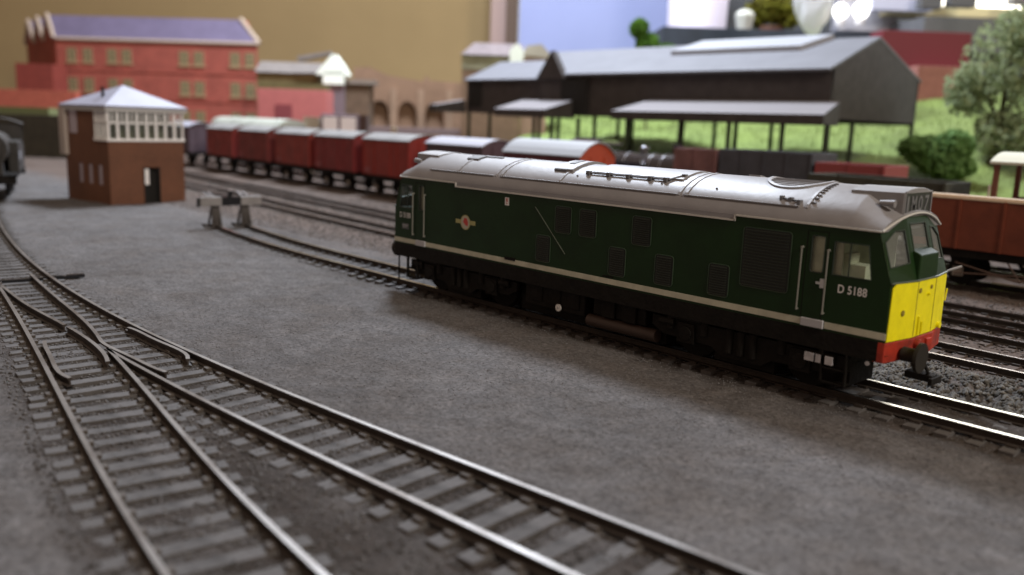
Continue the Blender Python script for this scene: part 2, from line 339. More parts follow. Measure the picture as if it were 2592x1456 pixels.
# oily, darker ballast lying between and beside the rails of the turnout
yd_, ya_ = yat(qD, GX), yat(qA, GX); dirt_and_shade = sstep(ya_-1.1, ya_-.4, GY)*(1-sstep(yd_+.1, yd_+.7, GY))*np.clip(.75+1.0*(vnoise(GX, GY, 1.1, 9)-.5), 0, 1)
sd_ = np.abs(GY-np.interp(GX, qsid[:, 0], qsid[:, 1])); dirt_and_shade = np.maximum(dirt_and_shade, np.where(GX > -9, .85, .55)*(1-sstep(1.2, 2.9, sd_))*(GX > -30)*np.clip(.7+1.4*(vnoise(GX, GY, .9, 10)-.5), 0, 1))  # siding stain; its brown beside the loco also paints in the warm shade
at = go.data.attributes.new('dirt', 'FLOAT', 'POINT'); at.data.foreach_set('value', dirt_and_shade.reshape(-1).astype(np.float32))

# loose ash grains and ballast crumbs
def grains(name, n, xr, yr, smin, smax, m, dens=None, kind='stuff'):
    x = rng.uniform(*xr, n); y = rng.uniform(*yr, n)
    if dens is not None: k = rng.random(n) < dens(x, y); x = x[k]; y = y[k]; n = len(x)
    s = rng.uniform(smin, smax, n)**1.0; z = height(x, y)
    base = np.array([(1, 0, 0), (-.5, .87, 0), (-.5, -.87, 0), (0, 0, 1.0), (0, 0, -.8)]); fc = np.array([(0, 1, 3), (1, 2, 3), (2, 0, 3), (1, 0, 4), (2, 1, 4), (0, 2, 4)])
    ang = rng.uniform(0, 6.28, n); jit = rng.uniform(.6, 1.4, (n, 5, 3)); v = base[None]*jit*s[:, None, None]
    c, sn = np.cos(ang), np.sin(ang); vx = v[..., 0]*c[:, None]-v[..., 1]*sn[:, None]; vy = v[..., 0]*sn[:, None]+v[..., 1]*c[:, None]
    V = np.stack([vx+x[:, None], vy+y[:, None], v[..., 2]*.8+(z+s*.15)[:, None]], -1).reshape(-1, 3)*U
    F = (fc[None]+(np.arange(n)*5)[:, None, None]).reshape(-1)
    me = bpy.data.meshes.new(name); me.vertices.add(len(V)); me.vertices.foreach_set('co', V.reshape(-1).astype(np.float32))
    nf = n*6; me.loops.add(nf*3); me.loops.foreach_set('vertex_index', F.astype(np.int32)); me.polygons.add(nf); me.polygons.foreach_set('loop_start', (np.arange(nf)*3).astype(np.int32))
    me.update(calc_edges=True); me.materials.append(m); o = bpy.data.objects.new(name, me); C.objects.link(o); tag(o, kind=kind); return o
ash_m = mat('ash_grain', (.20, .195, .20), .95, col2=(.11, .107, .11), vs=3.3)
bal_m = mat('ballast_chip', (.17, .145, .13), .95, col2=(.04, .032, .028), vs=2.5)
tag(grains('ash_grains', 60000, (-34, 14), (-20, 4.5), .010, .028, ash_m), 'fine grey ash scattered over the yard around the tracks', 'ash')
tag(grains('ballast_chips', 26000, (-60, 16), (3.2, 18), .035, .085, bal_m), 'brown ballast chips between the running lines', 'ballast')
tag(grains('rubble', 5200, (6, 16), (1.4, 4.6), .03, .12, mat('rubble_grey', (.14, .13, .115), .95, col2=(.04, .036, .032), vs=1.6)), 'loose grey rubble beside the rails ahead of the green locomotive', 'rubble')

def near_track(x, y): return ((y < yat(qD, x)+.2) & (y > yat(qA, x)-.9))*1.0
tag(grains('ballast_crumbs', 26000, (-30, 13), (-18, -8), .022, .062, mat('crumb_dark', (.13, .12, .115), .95, col2=(.035, .031, .028), vs=1.3), dens=near_track), 'dark ballast crumbs lying between the turnout rails', 'ballast')
# ------------------------------------------------------------------ turnout in the foreground
to = thing('railway_turnout', 'rusty foreground turnout where two tracks split towards the lower edge', 'railway turnout')
rail('rail', qA, to, railtop); rail('rail', qD, to, railtop); rail('rail', qB, to, railtop); rail('rail', qC, to, railtop)
rail('closure_rail', smooth_line([(-18.3, -11.98), (-14.7, -12.35), (-11, -12.68), (-8.5, -12.95), (-7.0, -13.2)]), to, railtop)
rail('closure_rail', smooth_line([(-17.2, -13.42), (-13.7, -13.52), (-11.6, -13.53), (-9.8, -13.47), (-9.2, -13.46)]), to, railtop)
rail('wing_rail', smooth_line([(-7.0, -13.2), (-6.2, -13.28), (-5.0, -13.2), (-3.4, -13.1), (-2.9, -13.02)], .3), to, railtop)
rail('wing_rail', smooth_line([(-8.9, -13.45), (-7.6, -13.44), (-6.4, -13.5), (-4.9, -13.72), (-4.6, -13.8)], .3), to, railtop)
rail('check_rail', smooth_line([(-7.9, -12.12), (-7.0, -12.05), (-5.2, -11.98), (-4.1, -12.0), (-3.7, -12.14)], .3), to, railtop)
rail('check_rail', smooth_line([(-7.6, -14.42), (-6.7, -14.62), (-5.4, -14.84), (-4.2, -15.0), (-3.7, -14.95)], .3), to, railtop)
mb = MB(); mb.obox((-6.05, -13.42), (1, -.1), (.1, 1), 1.0, .28, -.2, -.03); mb.build('frog', railside, to)
mb = MB(); mb.obox((-17.9, -12.3), (.1, 1), (1, -.1), 3.6, .2, -.2, -.10); mb.obox((-17.8, -10.55), (.08, 1), (1, -.08), .6, .26, -.2, -.08)
mb.obox((-17.8, -11.15), (.08, 1), (1, -.08), .26, .2, -.2, -.1); mb.build('tie_bar', blackg, to)
chair_m = mat('chair_rust', (.075, .062, .052), .8, var=.4, vs=3)
def span_sleepers():
    n = 0
    for x in np.arange(-50, 14, .72):
        yd = yat(qD, x); ya = yat(qA, x); yb = yat(qB, x); yc = yat(qC, x)
        groups = [(ya-.55, yd+.5)] if x < -3.2 else [(ya-.62, yb+.45), (yc-.55, yd+.5)]
        for gi, (y0, y1) in enumerate(groups):
            if n >= 130 : break
            a = math.atan2(-.16, 1) if gi == 0 and len(groups) == 2 else (math.atan2(.07, 1) if gi == 1 else math.atan2((yat(qD, x+1)-yat(qD, x-1)+yat(qA, x+1)-yat(qA, x-1))/4, 1))
            l = y1-y0+random.uniform(-.06, .06); w = random.uniform(.3, .36); mb = MB(); mb.box(-w/2, w/2, -l/2, l/2, -.44, -.215)
            cy = (y0+y1)/2
            rails_y = [r for r in (ya, yd, yb if x > -5.9 else None, yc if x > -5.9 else None) if r is not None and y0 < r < y1]
            for ry in rails_y:
                for e in (-1, 1): mb.box(-.11, .11, ry-cy+e*.15-.07, ry-cy+e*.15+.07, -.215, -.14, 1)
            o = mb.build('sleeper', [sleeper_m, chair_m], to, bevel=.012); o.location = Vector((x+random.uniform(-.03, .03), cy, random.uniform(-.015, .015)))*U; o.rotation_euler = (0, 0, a+random.uniform(-.02, .02)); n += 1
span_sleepers()

# siding and running lines
sd = thing('siding_track', 'siding track under the green locomotive, ending at the buffer stop', 'railway track')
for s in (-.825, .825): rail('rail', qsid, sd, railbright, s)
place_sleepers(qsid, sd, .68, sleeper_m, limit=100)
rl = mat('rail_head_mid', (0.66, 0.58, 0.53), 0.24, metal=1.0)
track('running_line', 'running line closest behind the green locomotive', T2, rl, sleeper_b)
track('running_line', 'running line between the nearest one and the van train', T3, rl, sleeper_b)
track('running_line', 'short line in front of the brown hopper wagon', T4, rl, sleeper_b)
track('running_line', 'line carrying the red vans and brown hopper wagon', [(-95, 23.4), (-60, 22.2), (-40, 21.4), (-20, 20.5), (5, 19.6), (20, 19.1)], rl, sleeper_b)
track('running_line', 'line carrying the dark open wagon and brake van', [(-95, 28), (-40, 26.6), (0, 25.4), (20, 25)], rl, sleeper_b)
track('running_line', 'line carrying the distant black tank locomotive', [(-95, 33.4), (-40, 32), (0, 31), (20, 30.6)], rl, sleeper_b)

# ------------------------------------------------------------------ buffer stop
bs = thing('buffer_stop', 'small white and black beam buffer stop at the siding end', 'buffer stop', (-29.6, 1.3, -.2), math.radians(-6))
def stopleg(y):
    mb = MB()
    for dy in (-.12, .12):
        mb.loft([[(-.9, y+dy-.03, 0), (-.6, y+dy-.03, 0), (.05, y+dy-.03, 1.25), (-.15, y+dy-.03, 1.25)], [(-.9, y+dy+.03, 0), (-.6, y+dy+.03, 0), (.05, y+dy+.03, 1.25), (-.15, y+dy+.03, 1.25)]])
        mb.loft([[(.35, y+dy-.03, 0), (.75, y+dy-.03, 0), (.15, y+dy-.03, 1.25), (-.1, y+dy-.03, 1.25)], [(.35, y+dy+.03, 0), (.75, y+dy+.03, 0), (.15, y+dy+.03, 1.25), (-.1, y+dy+.03, 1.25)]])
    mb.box(.05, .14, y-.3, y+.3, .3, 1.25) if False else None
    mb.loft([[(.42, y-.3, 0.02), (.42, y+.3, 0.02), (.5, y+.3, 0.02), (.5, y-.3, 0.02)], [(.13, y-.22, 1.25), (.13, y+.22, 1.25), (.2, y+.22, 1.25), (.2, y-.22, 1.25)]])
    mb.box(-1.0, -.3, y-.4, y+.35, -.12, .14); return mb
smet = mat('stop_grey', (.07, .062, .058), .8, var=.3)
for y in (-.85, .85): stopleg(y).build('support_leg', smet, bs, bevel=.015)
mb = MB(); mb.box(.1, .42, -1.75, -.55, 1.25, 1.75); mb.box(.1, .42, .55, 1.75, 1.25, 1.75); mb.each('white_beam_end', mat('stop_white', (.24, .23, .23), .7, var=.2), bs, bevel=.02)
mb = MB(); mb.box(.1, .4, -.55, .55, 1.25, 1.73); mb.box(.06, .38, -1.85, -1.75, 1.2, 1.68); mb.box(.15, .3, -.15, .1, 1.73, 2.05); mb.build('black_beam_middle', blackg, bs)
mb = MB()
for y in (-1.2, -.95, .7, 1.0):
    mb.loft([[(.05, y-.05, 1.75), (.3, y-.05, 1.75), (.3, y+.05, 1.75), (.05, y+.05, 1.75)], [(-.15, y-.25, 2.02), (-.05, y-.25, 2.02), (-.05, y-.17, 2.02), (-.15, y-.17, 2.02)]])
mb.each('bracket', mat('stop_white', (.24, .23, .23), .7), bs)

# ------------------------------------------------------------------ green diesel locomotive
lo = thing('diesel_locomotive', 'dark green diesel locomotive with grey roof and yellow nose', 'locomotive')
HW = 1.594; YS = -HW
def side_sheet(mb, y, mi=0, holes=()):
    outer = [(-9.45, 1.28), (9.45, 1.28), (9.45, 1.62), (9.43, 2.97), (9.06, 4.1), (-9.06, 4.1), (-9.43, 2.97), (-9.45, 1.62)]
    mb.holed(outer, [list(h) for h in holes], lambda a, b: (a, y, b), mi)
def rrect(x0, x1, z0, z1, r=.06, dx=0):   # rounded rectangle loop
    out = []
    for cx, cz, a0 in ((x1-r, z1-r, 0), (x0+r, z1-r, 90), (x0+r, z0+r, 180), (x1-r, z0+r, 270)):
        for k in range(4):
            a = math.radians(a0+k*30); out.append((cx+r*math.cos(a), cz+r*math.sin(a)))
    return out
def trap(x0, x1, z0, z1, tilt): return [(x0, z0), (x1, z0), (x1-tilt, z1), (x0, z1)]
WINS = [trap(8.04, 8.98, 2.98, 3.76, .13), rrect(7.47, 7.80, 2.97, 3.84, .05), rrect(-7.96, -7.68, 2.97, 3.84, .05), [(-9.14, 2.97), (-8.34, 2.97), (-8.38, 3.82), (-9.03, 3.82)]]
mb = MB(); side_sheet(mb, YS, 0, WINS); side_sheet(mb, -YS, 0, WINS)
for s in (-1, 1):   # lower nose and floor
    P = [(9.45*s, -HW), (9.60*s, -.58), (9.60*s, .58), (9.45*s, HW)]
    for i in range(3):
        a, b = P[i], P[i+1]; mb.add([(a[0], a[1], 1.28), (b[0], b[1], 1.28), (b[0]-.02*s, b[1], 2.97), (a[0]-.02*s, a[1], 2.97)], [(0, 1, 2, 3)])
    mb.box(min(9.0*s, 9.44*s), max(9.0*s, 9.44*s), -1.58, 1.58, 2.90, 2.965)
mb.add([(-9.5, -1.58, 1.3), (9.5, -1.58, 1.3), (9.5, 1.58, 1.3), (-9.5, 1.58, 1.3)], [(0, 1, 2, 3)])
for xb in (-7.3, 7.0):
    mb.box(xb-.04, xb+.04, -1.57, 1.57, 1.35, 4.05)
body = mb.build('body', green, lo)
# windscreen wall
def nose(s, nm):
    mb = MB(); B = [(9.43*s, -1.585, 2.97), (9.58*s, -.58, 2.97), (9.58*s, .58, 2.97), (9.43*s, 1.585, 2.97)]; T = [(9.06*s, -1.585, 4.1), (9.16*s, -.56, 4.44), (9.16*s, .56, 4.44), (9.06*s, 1.585, 4.1)]
    panes = MB(); fr = MB()
    for i in range(3):
        b0, b1, t0, t1 = map(Vector, (B[i], B[i+1], T[i], T[i+1]))
        fn = lambda a, b, b0=b0, b1=b1, t0=t0, t1=t1: tuple((b0*(1-a)+b1*a)*(1-b)+(t0*(1-a)+t1*a)*b)
        hole = [[(.10, .28), (.86, .28), (.86, .80), (.50, .86), (.10, .76)], [(.12, .42), (.88, .42), (.88, .86), (.12, .86)], [(.14, .28), (.90, .28), (.90, .76), (.50, .86), (.14, .80)]][i]
        mb.holed([(0, 0), (1, 0), (1, 1), (0, 1)], [hole], fn)
        off = Vector((-.03*s, 0, -.01)); panes.add([Vector(fn(a, b))+off for a, b in hole], [tuple(range(len(hole)))])
        for k in range(len(hole)):
            p = Vector(fn(*hole[k])); q = Vector(fn(*hole[(k+1) % len(hole)])); fr.cyl(p, q, .018, n=6)
    o = mb.build('windscreen_wall', green, lo); panes.build('windscreen_glass', screenglass, o); fr.build('window_frame', mat('frame_dark', (.03, .045, .035), .35), o)
    # box below the centre window
    pb = MB(); xo = sorted((8.9*s, 9.60*s)); pb.loft([[(9.30*s, -.54, 2.98), (9.61*s, -.54, 2.98), (9.60*s, -.52, 3.56), (9.20*s, -.52, 3.72)], [(9.30*s, .54, 2.98), (9.61*s, .54, 2.98), (9.60*s, .52, 3.56), (9.20*s, .52, 3.72)]])
    pb.build('nose_box', green, lo, bevel=.03)
    # yellow panel (three facets) + seams and fittings
    yp = MB(); P = [(9.47*s, -1.56), (9.615*s, -.58), (9.615*s, .58), (9.47*s, 1.56)]
    def xz(a, sgn): return a
    f0 = [(P[0][0], -1.56, 1.62), (P[1][0], -.58, 1.62), (P[1][0], -.58, 2.95), (9.50*s, -1.40, 2.95), (9.475*s, -1.53, 2.86)]
    f1 = [(P[1][0], -.58, 1.62), (P[2][0], .58, 1.62), (P[2][0], .58, 2.95), (P[1][0], -.58, 2.95)]
    f2 = [(P[2][0], .58, 1.62), (P[3][0], 1.56, 1.62), (9.475*s, 1.53, 2.86), (9.50*s, 1.40, 2.95), (P[2][0], .58, 2.95)]
    for ff in (f0, f1, f2):
        n = len(ff); yp.add(ff+[(x-.02*s, y, z) for x, y, z in ff], [tuple(range(n)), tuple(range(n, 2*n))]+[(i, (i+1) % n, n+(i+1) % n, n+i) for i in range(n)])
    yo = yp.build('yellow_panel', yellow, lo)
    sm = MB()
    for y in (-.5, .52): sm.box(min(9.60*s, 9.622*s), max(9.60*s, 9.622*s), y-.012, y+.012, 1.64, 2.94)
    for y, z, r in ((-.38, 2.72, .06), (-1.05, 2.25, .07), (.25, 2.75, .05)): sm.cyl((9.50*s, y, z), (9.64*s if abs(y) < .6 else 9.57*s, y, z), r, n=10)
    sm.build('nose_fittings', yellow_d, yo)
    sm = MB(); sm.cyl((9.6*s, .1, 2.6), (9.68*s, .1, 2.6), .035); sm.cyl((9.64*s, -.3, 1.66), (9.64*s, -.3, 2.1), .025); sm.cyl((9.64*s, -.1, 1.66), (9.64*s, -.1, 1.95), .025); sm.cyl((9.55*s, 1.1, 1.7), (9.62*s, 1.1, 1.7), .08); sm.cyl((9.6*s, 1.25, 2.3), (9.62*s, 1.25, 2.6), .02); sm.build('nose_pipe', yellow, yo)
    ld = MB(); PL = [(9.46*s, -1.60), (9.62*s, -.58), (9.62*s, .58), (9.46*s, 1.60)]
    for i in range(3): ld.cyl((PL[i][0], PL[i][1], 2.97), (PL[i+1][0], PL[i+1][1], 2.97), .025, n=6)
    ld.build('nose_ledge', mat('ledge_green', (.09, .12, .10), .4), lo)
    # buffer beam
    bm = MB(); P = [(9.46*s, -1.6), (9.64*s, -.6), (9.64*s, .6), (9.46*s, 1.6), (9.2*s, 1.6), (9.2*s, -1.6)]
    bm.prism([(x, y) for x, y in P], 1.12, 1.60)
    bm.cyl((9.62*s, -.35, 1.45), (9.76*s, -.35, 1.45), .12); bm.box(min(9.5*s, 9.7*s), max(9.5*s, 9.7*s), .2, .5, 1.2, 1.5)
    bm.build('buffer_beam', redb if s > 0 else black, lo, bevel=.02)
    bf = MB(); bf.cyl((9.62*s, -.95, 1.30), (10.0*s, -.95, 1.30), .17, n=18); bf.cyl((9.98*s, -.95, 1.28), (10.06*s, -.95, 1.28), .35, n=24)
    if s < 0: bf.cyl((-9.3, -1.05, 1.28), (-10.0, -1.05, 1.28), .30, n=20)
    bf.build('buffer', mat('buffer_grime', (.022, .019, .015), .7, spec=.2), lo, smooth=True)
    cp = MB(); cp.box(min(9.4*s, 10.05*s), max(9.4*s, 10.05*s), -.18, .18, .55, .72); cp.box(min(10.0*s, 10.1*s), max(10.0*s, 10.1*s), -.3, .3, .5, .68)
    cp.cyl((9.7*s, -.2, 1.3), (9.95*s, -.15, .75), .04); cp.cyl((9.95*s, -.15, .75), (9.7*s, .1, .5), .04)
    cp.build('coupling', black, lo, bevel=.02)
    if s > 0:
        g = MB(); g.cyl((9.72, -.62, 1.0), (9.82, -.5, 1.02), .06); g.cyl((9.75, -.45, .95), (9.85, -.38, .98), .05); g.build('hose_end', chrome, lo)
nose(1, ''); nose(-1, '')
# roof
def prof(x):
    k = max(0, (abs(x)-8.35)/.77); k = min(1, k); top = 5.02-.50*k
    base = [(1.60, 4.09), (1.60, 4.13), (1.555, 4.26), (1.44, 4.44), (1.38, 4.52), (1.20, 4.66), (.95, 4.80), (.65, 4.91), (.33, 4.98), (0, 5.02)]
    f = (top-4.1)/(5.02-4.1); xs_ = x if abs(x) < 8.6 else x
    p = [(y, 4.1+(z-4.1)*f if z > 4.12 else z) for y, z in base]
    return p
secs = []
for x in [-9.12, -8.9, -8.6, -8.38, -8.33, -6, -3, 0, 3, 6, 8.33, 8.38, 8.6, 8.9, 9.12]:
    p = prof(x); full = [(-y, z) for y, z in p]+[(y, z) for y, z in p[-2::-1]]
    sx = 1 if x > 0 else -1
    secs.append([(x+(.10*sx*(1-(y/1.6)**2) if abs(x) > 9 else 0), y, z) for y, z in full])
mb = MB(); mb.loft(secs, 0, cap=True, closed=False)
ro = mb.build('roof', roofgrey, lo, smooth=True, auto=50)
mb = MB()
for y in (-1, 1):
    s0, s1 = sorted((y*1.585, y*1.612)); mb.box(-5.82, 5.30, s0, s1, 3.97, 4.12)
mb.build('roof_skirt', roofgrey, ro)
mb = MB()
for y in (-1, 1):
    a, b = sorted((y*1.59, y*1.645))
    mb.box(-9.10, -5.85, a, b, 4.085, 4.125); mb.box(5.33, 9.10, a, b, 4.085, 4.125); mb.box(-5.85, 5.33, a, b, 3.955, 3.995); mb.box(-5.88, -5.84, a, b, 3.955, 4.125); mb.box(5.30, 5.34, a, b, 3.955, 4.125)
for s in (-1, 1):
    for i in range(12):
        y0 = -1.62+i*.27; y1 = y0+.27; z = lambda y: 4.105+(.37*(1-(min(1, abs(y)/1.62))**2)); xx = lambda y: s*(9.13+.10*(1-(y/1.62)**2))
        mb.cyl((xx(y0), y0, z(y0)), (xx(y1), y1, z(y1)), .028, n=6)
mb.build('gutter', lipgrey, ro)
mb = MB()
for a, b in ((-7.5, -4.1), (-3.75, 3.35), (3.57, 6.95)):
    for y in (-1, 1): s0, s1 = sorted((y*1.36, y*1.47)); mb.box(a, b, s0, s1, 4.455, 4.485)
mb.each('roof_rib', roofgrey, ro)
def arch(x, w, off=.02, y0=-1.44, y1=1.44, m=roofgrey, nm='roof_band'):
    P = [(-y, z) for y, z in prof(0)]+[(y, z) for y, z in prof(0)[-2::-1]]; P = [(y, z) for y, z in P if y0 <= y <= y1]
    mb = MB(); mb.loft([[(x-w/2, y, z-.02), (x+w/2, y, z-.02), (x+w/2, y*1.008, z+off), (x-w/2, y*1.008, z+off)] for y, z in P]); return mb.build(nm, m, ro)
for x in (-6.0, -4.0, -3.75, -1.1, 3.40, 3.62, 7.15): arch(x, .07)
def rz_(y): pts = sorted((yy, zz) for yy, zz in prof(0)); return float(np.interp(abs(y), [p[0] for p in pts], [p[1] for p in pts]))
mb = MB()
for i in range(9):
    y = -1.35+i*.13; mb.box(7.22, 7.32, y, y+.06, rz_(y+.03)-.01, rz_(y+.03)+.03)
mb.build('rivet', ventgrey, ro)
# raised hatch with clamps
def patch(x0, x1, y0, y1, h, m, nm, n=8, par=None):
    mb = MB(); ysn = np.linspace(y0, y1, n); secs = [[(x0, y, rz_(y)-.03), (x1, y, rz_(y)-.03), (x1, y, rz_(y)+h), (x0, y, rz_(y)+h)] for y in ysn]; mb.loft(secs); return mb.build(nm, m, par or ro)
patch(-.15, 3.15, -.95, .95, .05, roofgrey, 'roof_hatch')
mb = MB(); mb.cyl((-.3, -1.02, rz_(1.02)+.05), (2.75, -1.02, rz_(1.02)+.05), .028, n=6)
for x in (-.25, .55, 1.3, 2.1, 2.65): mb.box(x-.06, x+.06, -1.1, -.95, rz_(1.02)-.02, rz_(1.02)+.10)
mb.cyl((2.75, -1.02, rz_(1.02)+.05), (3.05, -.75, rz_(.75)+.07), .028, n=6); mb.box(3.0, 3.12, -.8, -.68, rz_(.75), rz_(.75)+.1)
mb.build('hatch_clamp', ventgrey, ro)
patch(-1.7, -.95, -1.0, .6, .09, roofgrey, 'roof_hatch'); 
patch(-1.72, -1.2, -1.02, -.98, .08, ventgrey, 'hatch_edge', 2); patch(-1.45, -1.25, -.6, -.1, .11, ventgrey, 'roof_slot', 4)
patch(-6.3, -5.7, -.75, -.35, .06, ventgrey, 'exhaust_vent', 4); patch(-6.5, -4.9, -.35, -.25, .04, ventgrey, 'roof_bracket', 2); patch(-8.6, -8.2, -.7, -.4, .04, ventgrey, 'roof_slot', 3)
# fan grille
mb = MB(); n = 40; R1 = .98
pts = lambda r, h: [(6.22+r*math.cos(2*math.pi*i/n), r*math.sin(2*math.pi*i/n), rz_(r*math.sin(2*math.pi*i/n))+h) for i in range(n)]
mb.loft([pts(.88, -.2), pts(.88, .045), pts(.81, .05), pts(.78, .01), pts(.77, -.08)], cap=False); mb.build('fan_ring', roofgrey, ro, smooth=True)
mb = MB(); mb.add(pts(.78, .005), [tuple(range(n))]); mb.build('fan_mesh', mat('fan_mesh_grey', (.22, .22, .23), .7, var=.5, vs=4, bump=.03, bs=9), ro)
mb = MB()
for i in range(-5, 6):
    y = i*.135; hw = math.sqrt(.77**2-y*y); mb.box(6.22-hw, 6.22+hw, y-.01, y+.01, rz_(y)-.05, rz_(y)+.022)
mb.build('fan_bar', roofgrey, ro)
patch(4.5, 4.85, .2, .5, .06, roofgrey, 'roof_vent', 3)
mb = MB(); mb.cyl((6.4, -1.28, rz_(1.28)+.03), (6.9, -1.33, rz_(1.33)+.03), .02, n=6); mb.box(6.35, 6.42, -1.33, -1.2, 4.55, 4.68); mb.box(6.6, 6.68, -1.35, -1.22, 4.5, 4.66); mb.box(6.86, 6.94, -1.4, -1.25, 4.44, 4.62); mb.build('roof_handrail', ventgrey, ro)
for x in (2.6, -.6, 4.4): 
    mb = MB(); mb.cyl((x, -1.15, rz_(1.15)-.02), (x, -1.15, rz_(1.15)+.03), .03, n=8); mb.build('lifting_eye', ventgrey, ro)
# headcode boxes and horns at both ends
for s in (1, -1):
    mb = MB(); x0, x1 = 7.9*s, 9.17*s
    secs = []
    for y in np.linspace(-.78, .78, 9):
        zt_ = 5.06-.10*(y/.78)**2; secs.append([(x0, y, 4.6), (x1, y, 4.35), (x1, y, zt_), (x0, y, zt_-.02)])
    mb.loft(secs); hb = mb.build('headcode_box', roofgrey, lo, bevel=.015)
    mb = MB(); xx = 9.172*s; mb.holed([(-.74, 4.42), (.74, 4.42), (.74, 4.97), (-.74, 4.97)], [], lambda a, b: (xx, a, b)); mb.build('headcode_blind', mat('blind_black', (.03, .03, .035), .4), hb)
    mb = MB()
    for y in (-.74, .74): mb.box(min(xx, xx+.02*s), max(xx, xx+.02*s), y-.02, y+.02, 4.40, 4.98)
    for z in (4.42, 4.96): mb.box(min(xx, xx+.02*s), max(xx, xx+.02*s), -.74, .74, z-.02, z+.02)
    mb.build('blind_frame', roofgrey, hb)
    if s > 0:
        for ch, y, w in (('1', -.62, .10), ('M', -.36, .26), ('0', .02, .22), ('7', .36, .24)):
            text('headcode_character', ch, .36, lambda a, b, y=y: (9.182, y+a, 4.51+b), mat('blind_white', (.16, .16, .17), .5), hb, width=w, bold=.012)
    mb = MB(); mb.cyl((8.7*s, -.95, 4.70), (9.05*s, -.95, 4.70), .06, .09, n=16); mb.build('horn', roofgrey, lo, smooth=True)
# side fittings (near side and, mirrored, far side)
for y in (-1, 1):
    Y = y*HW
    def sl(x0, x1, z0, z1, o1, mb, mi=0, i0=-.01): a, b = sorted((Y+y*i0, Y+y*o1)); mb.box(x0, x1, a, b, z0, z1, mi)
    mb = MB(); sl(-9.45, -8.10, 1.66, 1.82, .014, mb); sl(-7.52, 7.36, 1.66, 1.82, .014, mb); sl(7.98, 9.45, 1.66, 1.82, .014, mb); mb.build('cream_stripe', stripe_m, lo)
    for x0, x1, z0, z1 in ((7.38, 7.96, 1.64, 1.84), (-8.09, -7.53, 1.64, 1.84)):
        mb = MB(); sl(x0, x1, z0, z1, .06, mb); mb.build('door_step', padgrey, lo, bevel=.015)
    def louvre(x0, x1, z0, z1, n, nm='louvre'):
        mb = MB()
        mb.add([(a, Y+y*.004, b) for a, b in rrect(x0, x1, z0, z1, .09)], [tuple(range(16))], 0)
        for i in range(n):
            z = z0+.06+(z1-z0-.12)*i/(n-1); mb.add([(x0+.06, Y+y*.006, z-.02), (x1-.06, Y+y*.006, z-.02), (x1-.06, Y+y*.035, z-.012), (x0+.06, Y+y*.035, z-.012), (x0+.06, Y+y*.006, z+.016), (x1-.06, Y+y*.006, z+.016)], [(0, 1, 2, 3), (3, 2, 5, 4)], 0)
        o = mb.build(nm, grille_m, lo)
        fr = MB(); loop = rrect(x0, x1, z0, z1, .09)
        for k in range(16):
            p, q = loop[k], loop[(k+1) % 16]
            fr.cyl((p[0], Y+y*.01, p[1]), (q[0], Y+y*.01, q[1]), .014, n=5)
        fr.build('louvre_frame', mat('frame_green', (.03, .055, .03), .4), o)
    for x0 in (-1.03, -.02, 2.01): louvre(x0, x0+.68, 2.94, 3.76, 13)
    for x0 in (-1.82, 1.2, 2.88, 4.65): louvre(x0, x0+.63, 1.94, 2.78, 12)
    louvre(5.60, 6.95, 2.33, 3.84, 19)
    for xa, xb in ((7.25, 7.92), (-8.27, -7.59)):
        for x in (xa, xb):
            mb = MB(); mb.cyl((x, Y+y*.06, 2.0), (x, Y+y*.06, 3.55), .022, n=8); mb.cyl((x, Y, 3.53), (x, Y+y*.07, 3.53), .035, n=8); mb.cyl((x, Y, 2.02), (x, Y+y*.06, 2.02), .03, n=8); mb.build('handrail', mat('handrail_grey', (.30, .30, .26), .4, metal=.5), lo)
        mb = MB()
        for x in (xa+.10, xb-.05): sl(x-.008, x+.008, 1.84, 3.95, .006, mb)
        sl(xa+.10, xb-.05, 3.94, 3.955, .006, mb); mb.build('door_seam', black, lo)
    mb = MB(); sl(7.68, 7.9, 2.70, 2.76, .06, mb); sl(7.78, 7.88, 2.62, 2.84, .05, mb); mb.build('door_handle', chrome, lo)
    # glazing with frames
    for w in WINS:
        mb = MB(); mb.add([(a, Y-y*.03, b) for a, b in w], [tuple(range(len(w)))]); g = mb.build('cab_window', cabglass, lo)
        fr = MB()
        for k in range(len(w)): p, q = w[k], w[(k+1) % len(w)]; fr.cyl((p[0], Y, p[1]), (q[0], Y, q[1]), .014, n=5)
        if len(w) == 4:
            xm = 8.43 if w[0][0] > 0 else -8.68; fr.box(xm-.012, xm+.012, *sorted((Y-y*.02, Y+y*.01)), w[0][1], w[2][1])
        fr.build('window_frame', mat('frame_dark', (.03, .045, .035), .35), g)
    fnn = (lambda a, b: (8.22+a, Y+y*.006, 2.57+b)) if y < 0 else (lambda a, b: (8.90-a, Y+y*.006, 2.57+b))
    text('running_number', 'D 5188', .20, fnn, decal, lo, width=.70, bold=.018)
    fnn = (lambda a, b: (-9.13+a, Y+y*.006, 2.59+b)) if y < 0 else (lambda a, b: (-8.47-a, Y+y*.006, 2.59+b))
    text('running_number', 'D 5188', .20, fnn, decal, lo, width=.66, bold=.012)
    mb = MB(); sl(-8.99, -8.58, 2.17, 2.38, .006, mb); sl(-8.95, -8.62, 2.30, 2.33, .01, mb, 1); sl(-8.95, -8.70, 2.24, 2.26, .01, mb, 1); mb.build('data_panel', [mat('data_grey', (.10, .11, .11), .6), padgrey], lo)
    # emblem
    mb = MB(); n = 28
    def disc(rx, rz, o1, mi): mb.add([(-5.31+rx*math.cos(2*math.pi*i/n), Y+y*o1, 2.78+rz*math.sin(2*math.pi*i/n)) for i in range(n)], [tuple(range(n))], mi)
    sl(-5.84, -4.80, 2.72, 2.86, .006, mb, 0); disc(.26, .26, .009, 0); disc(.225, .225, .012, 1); 
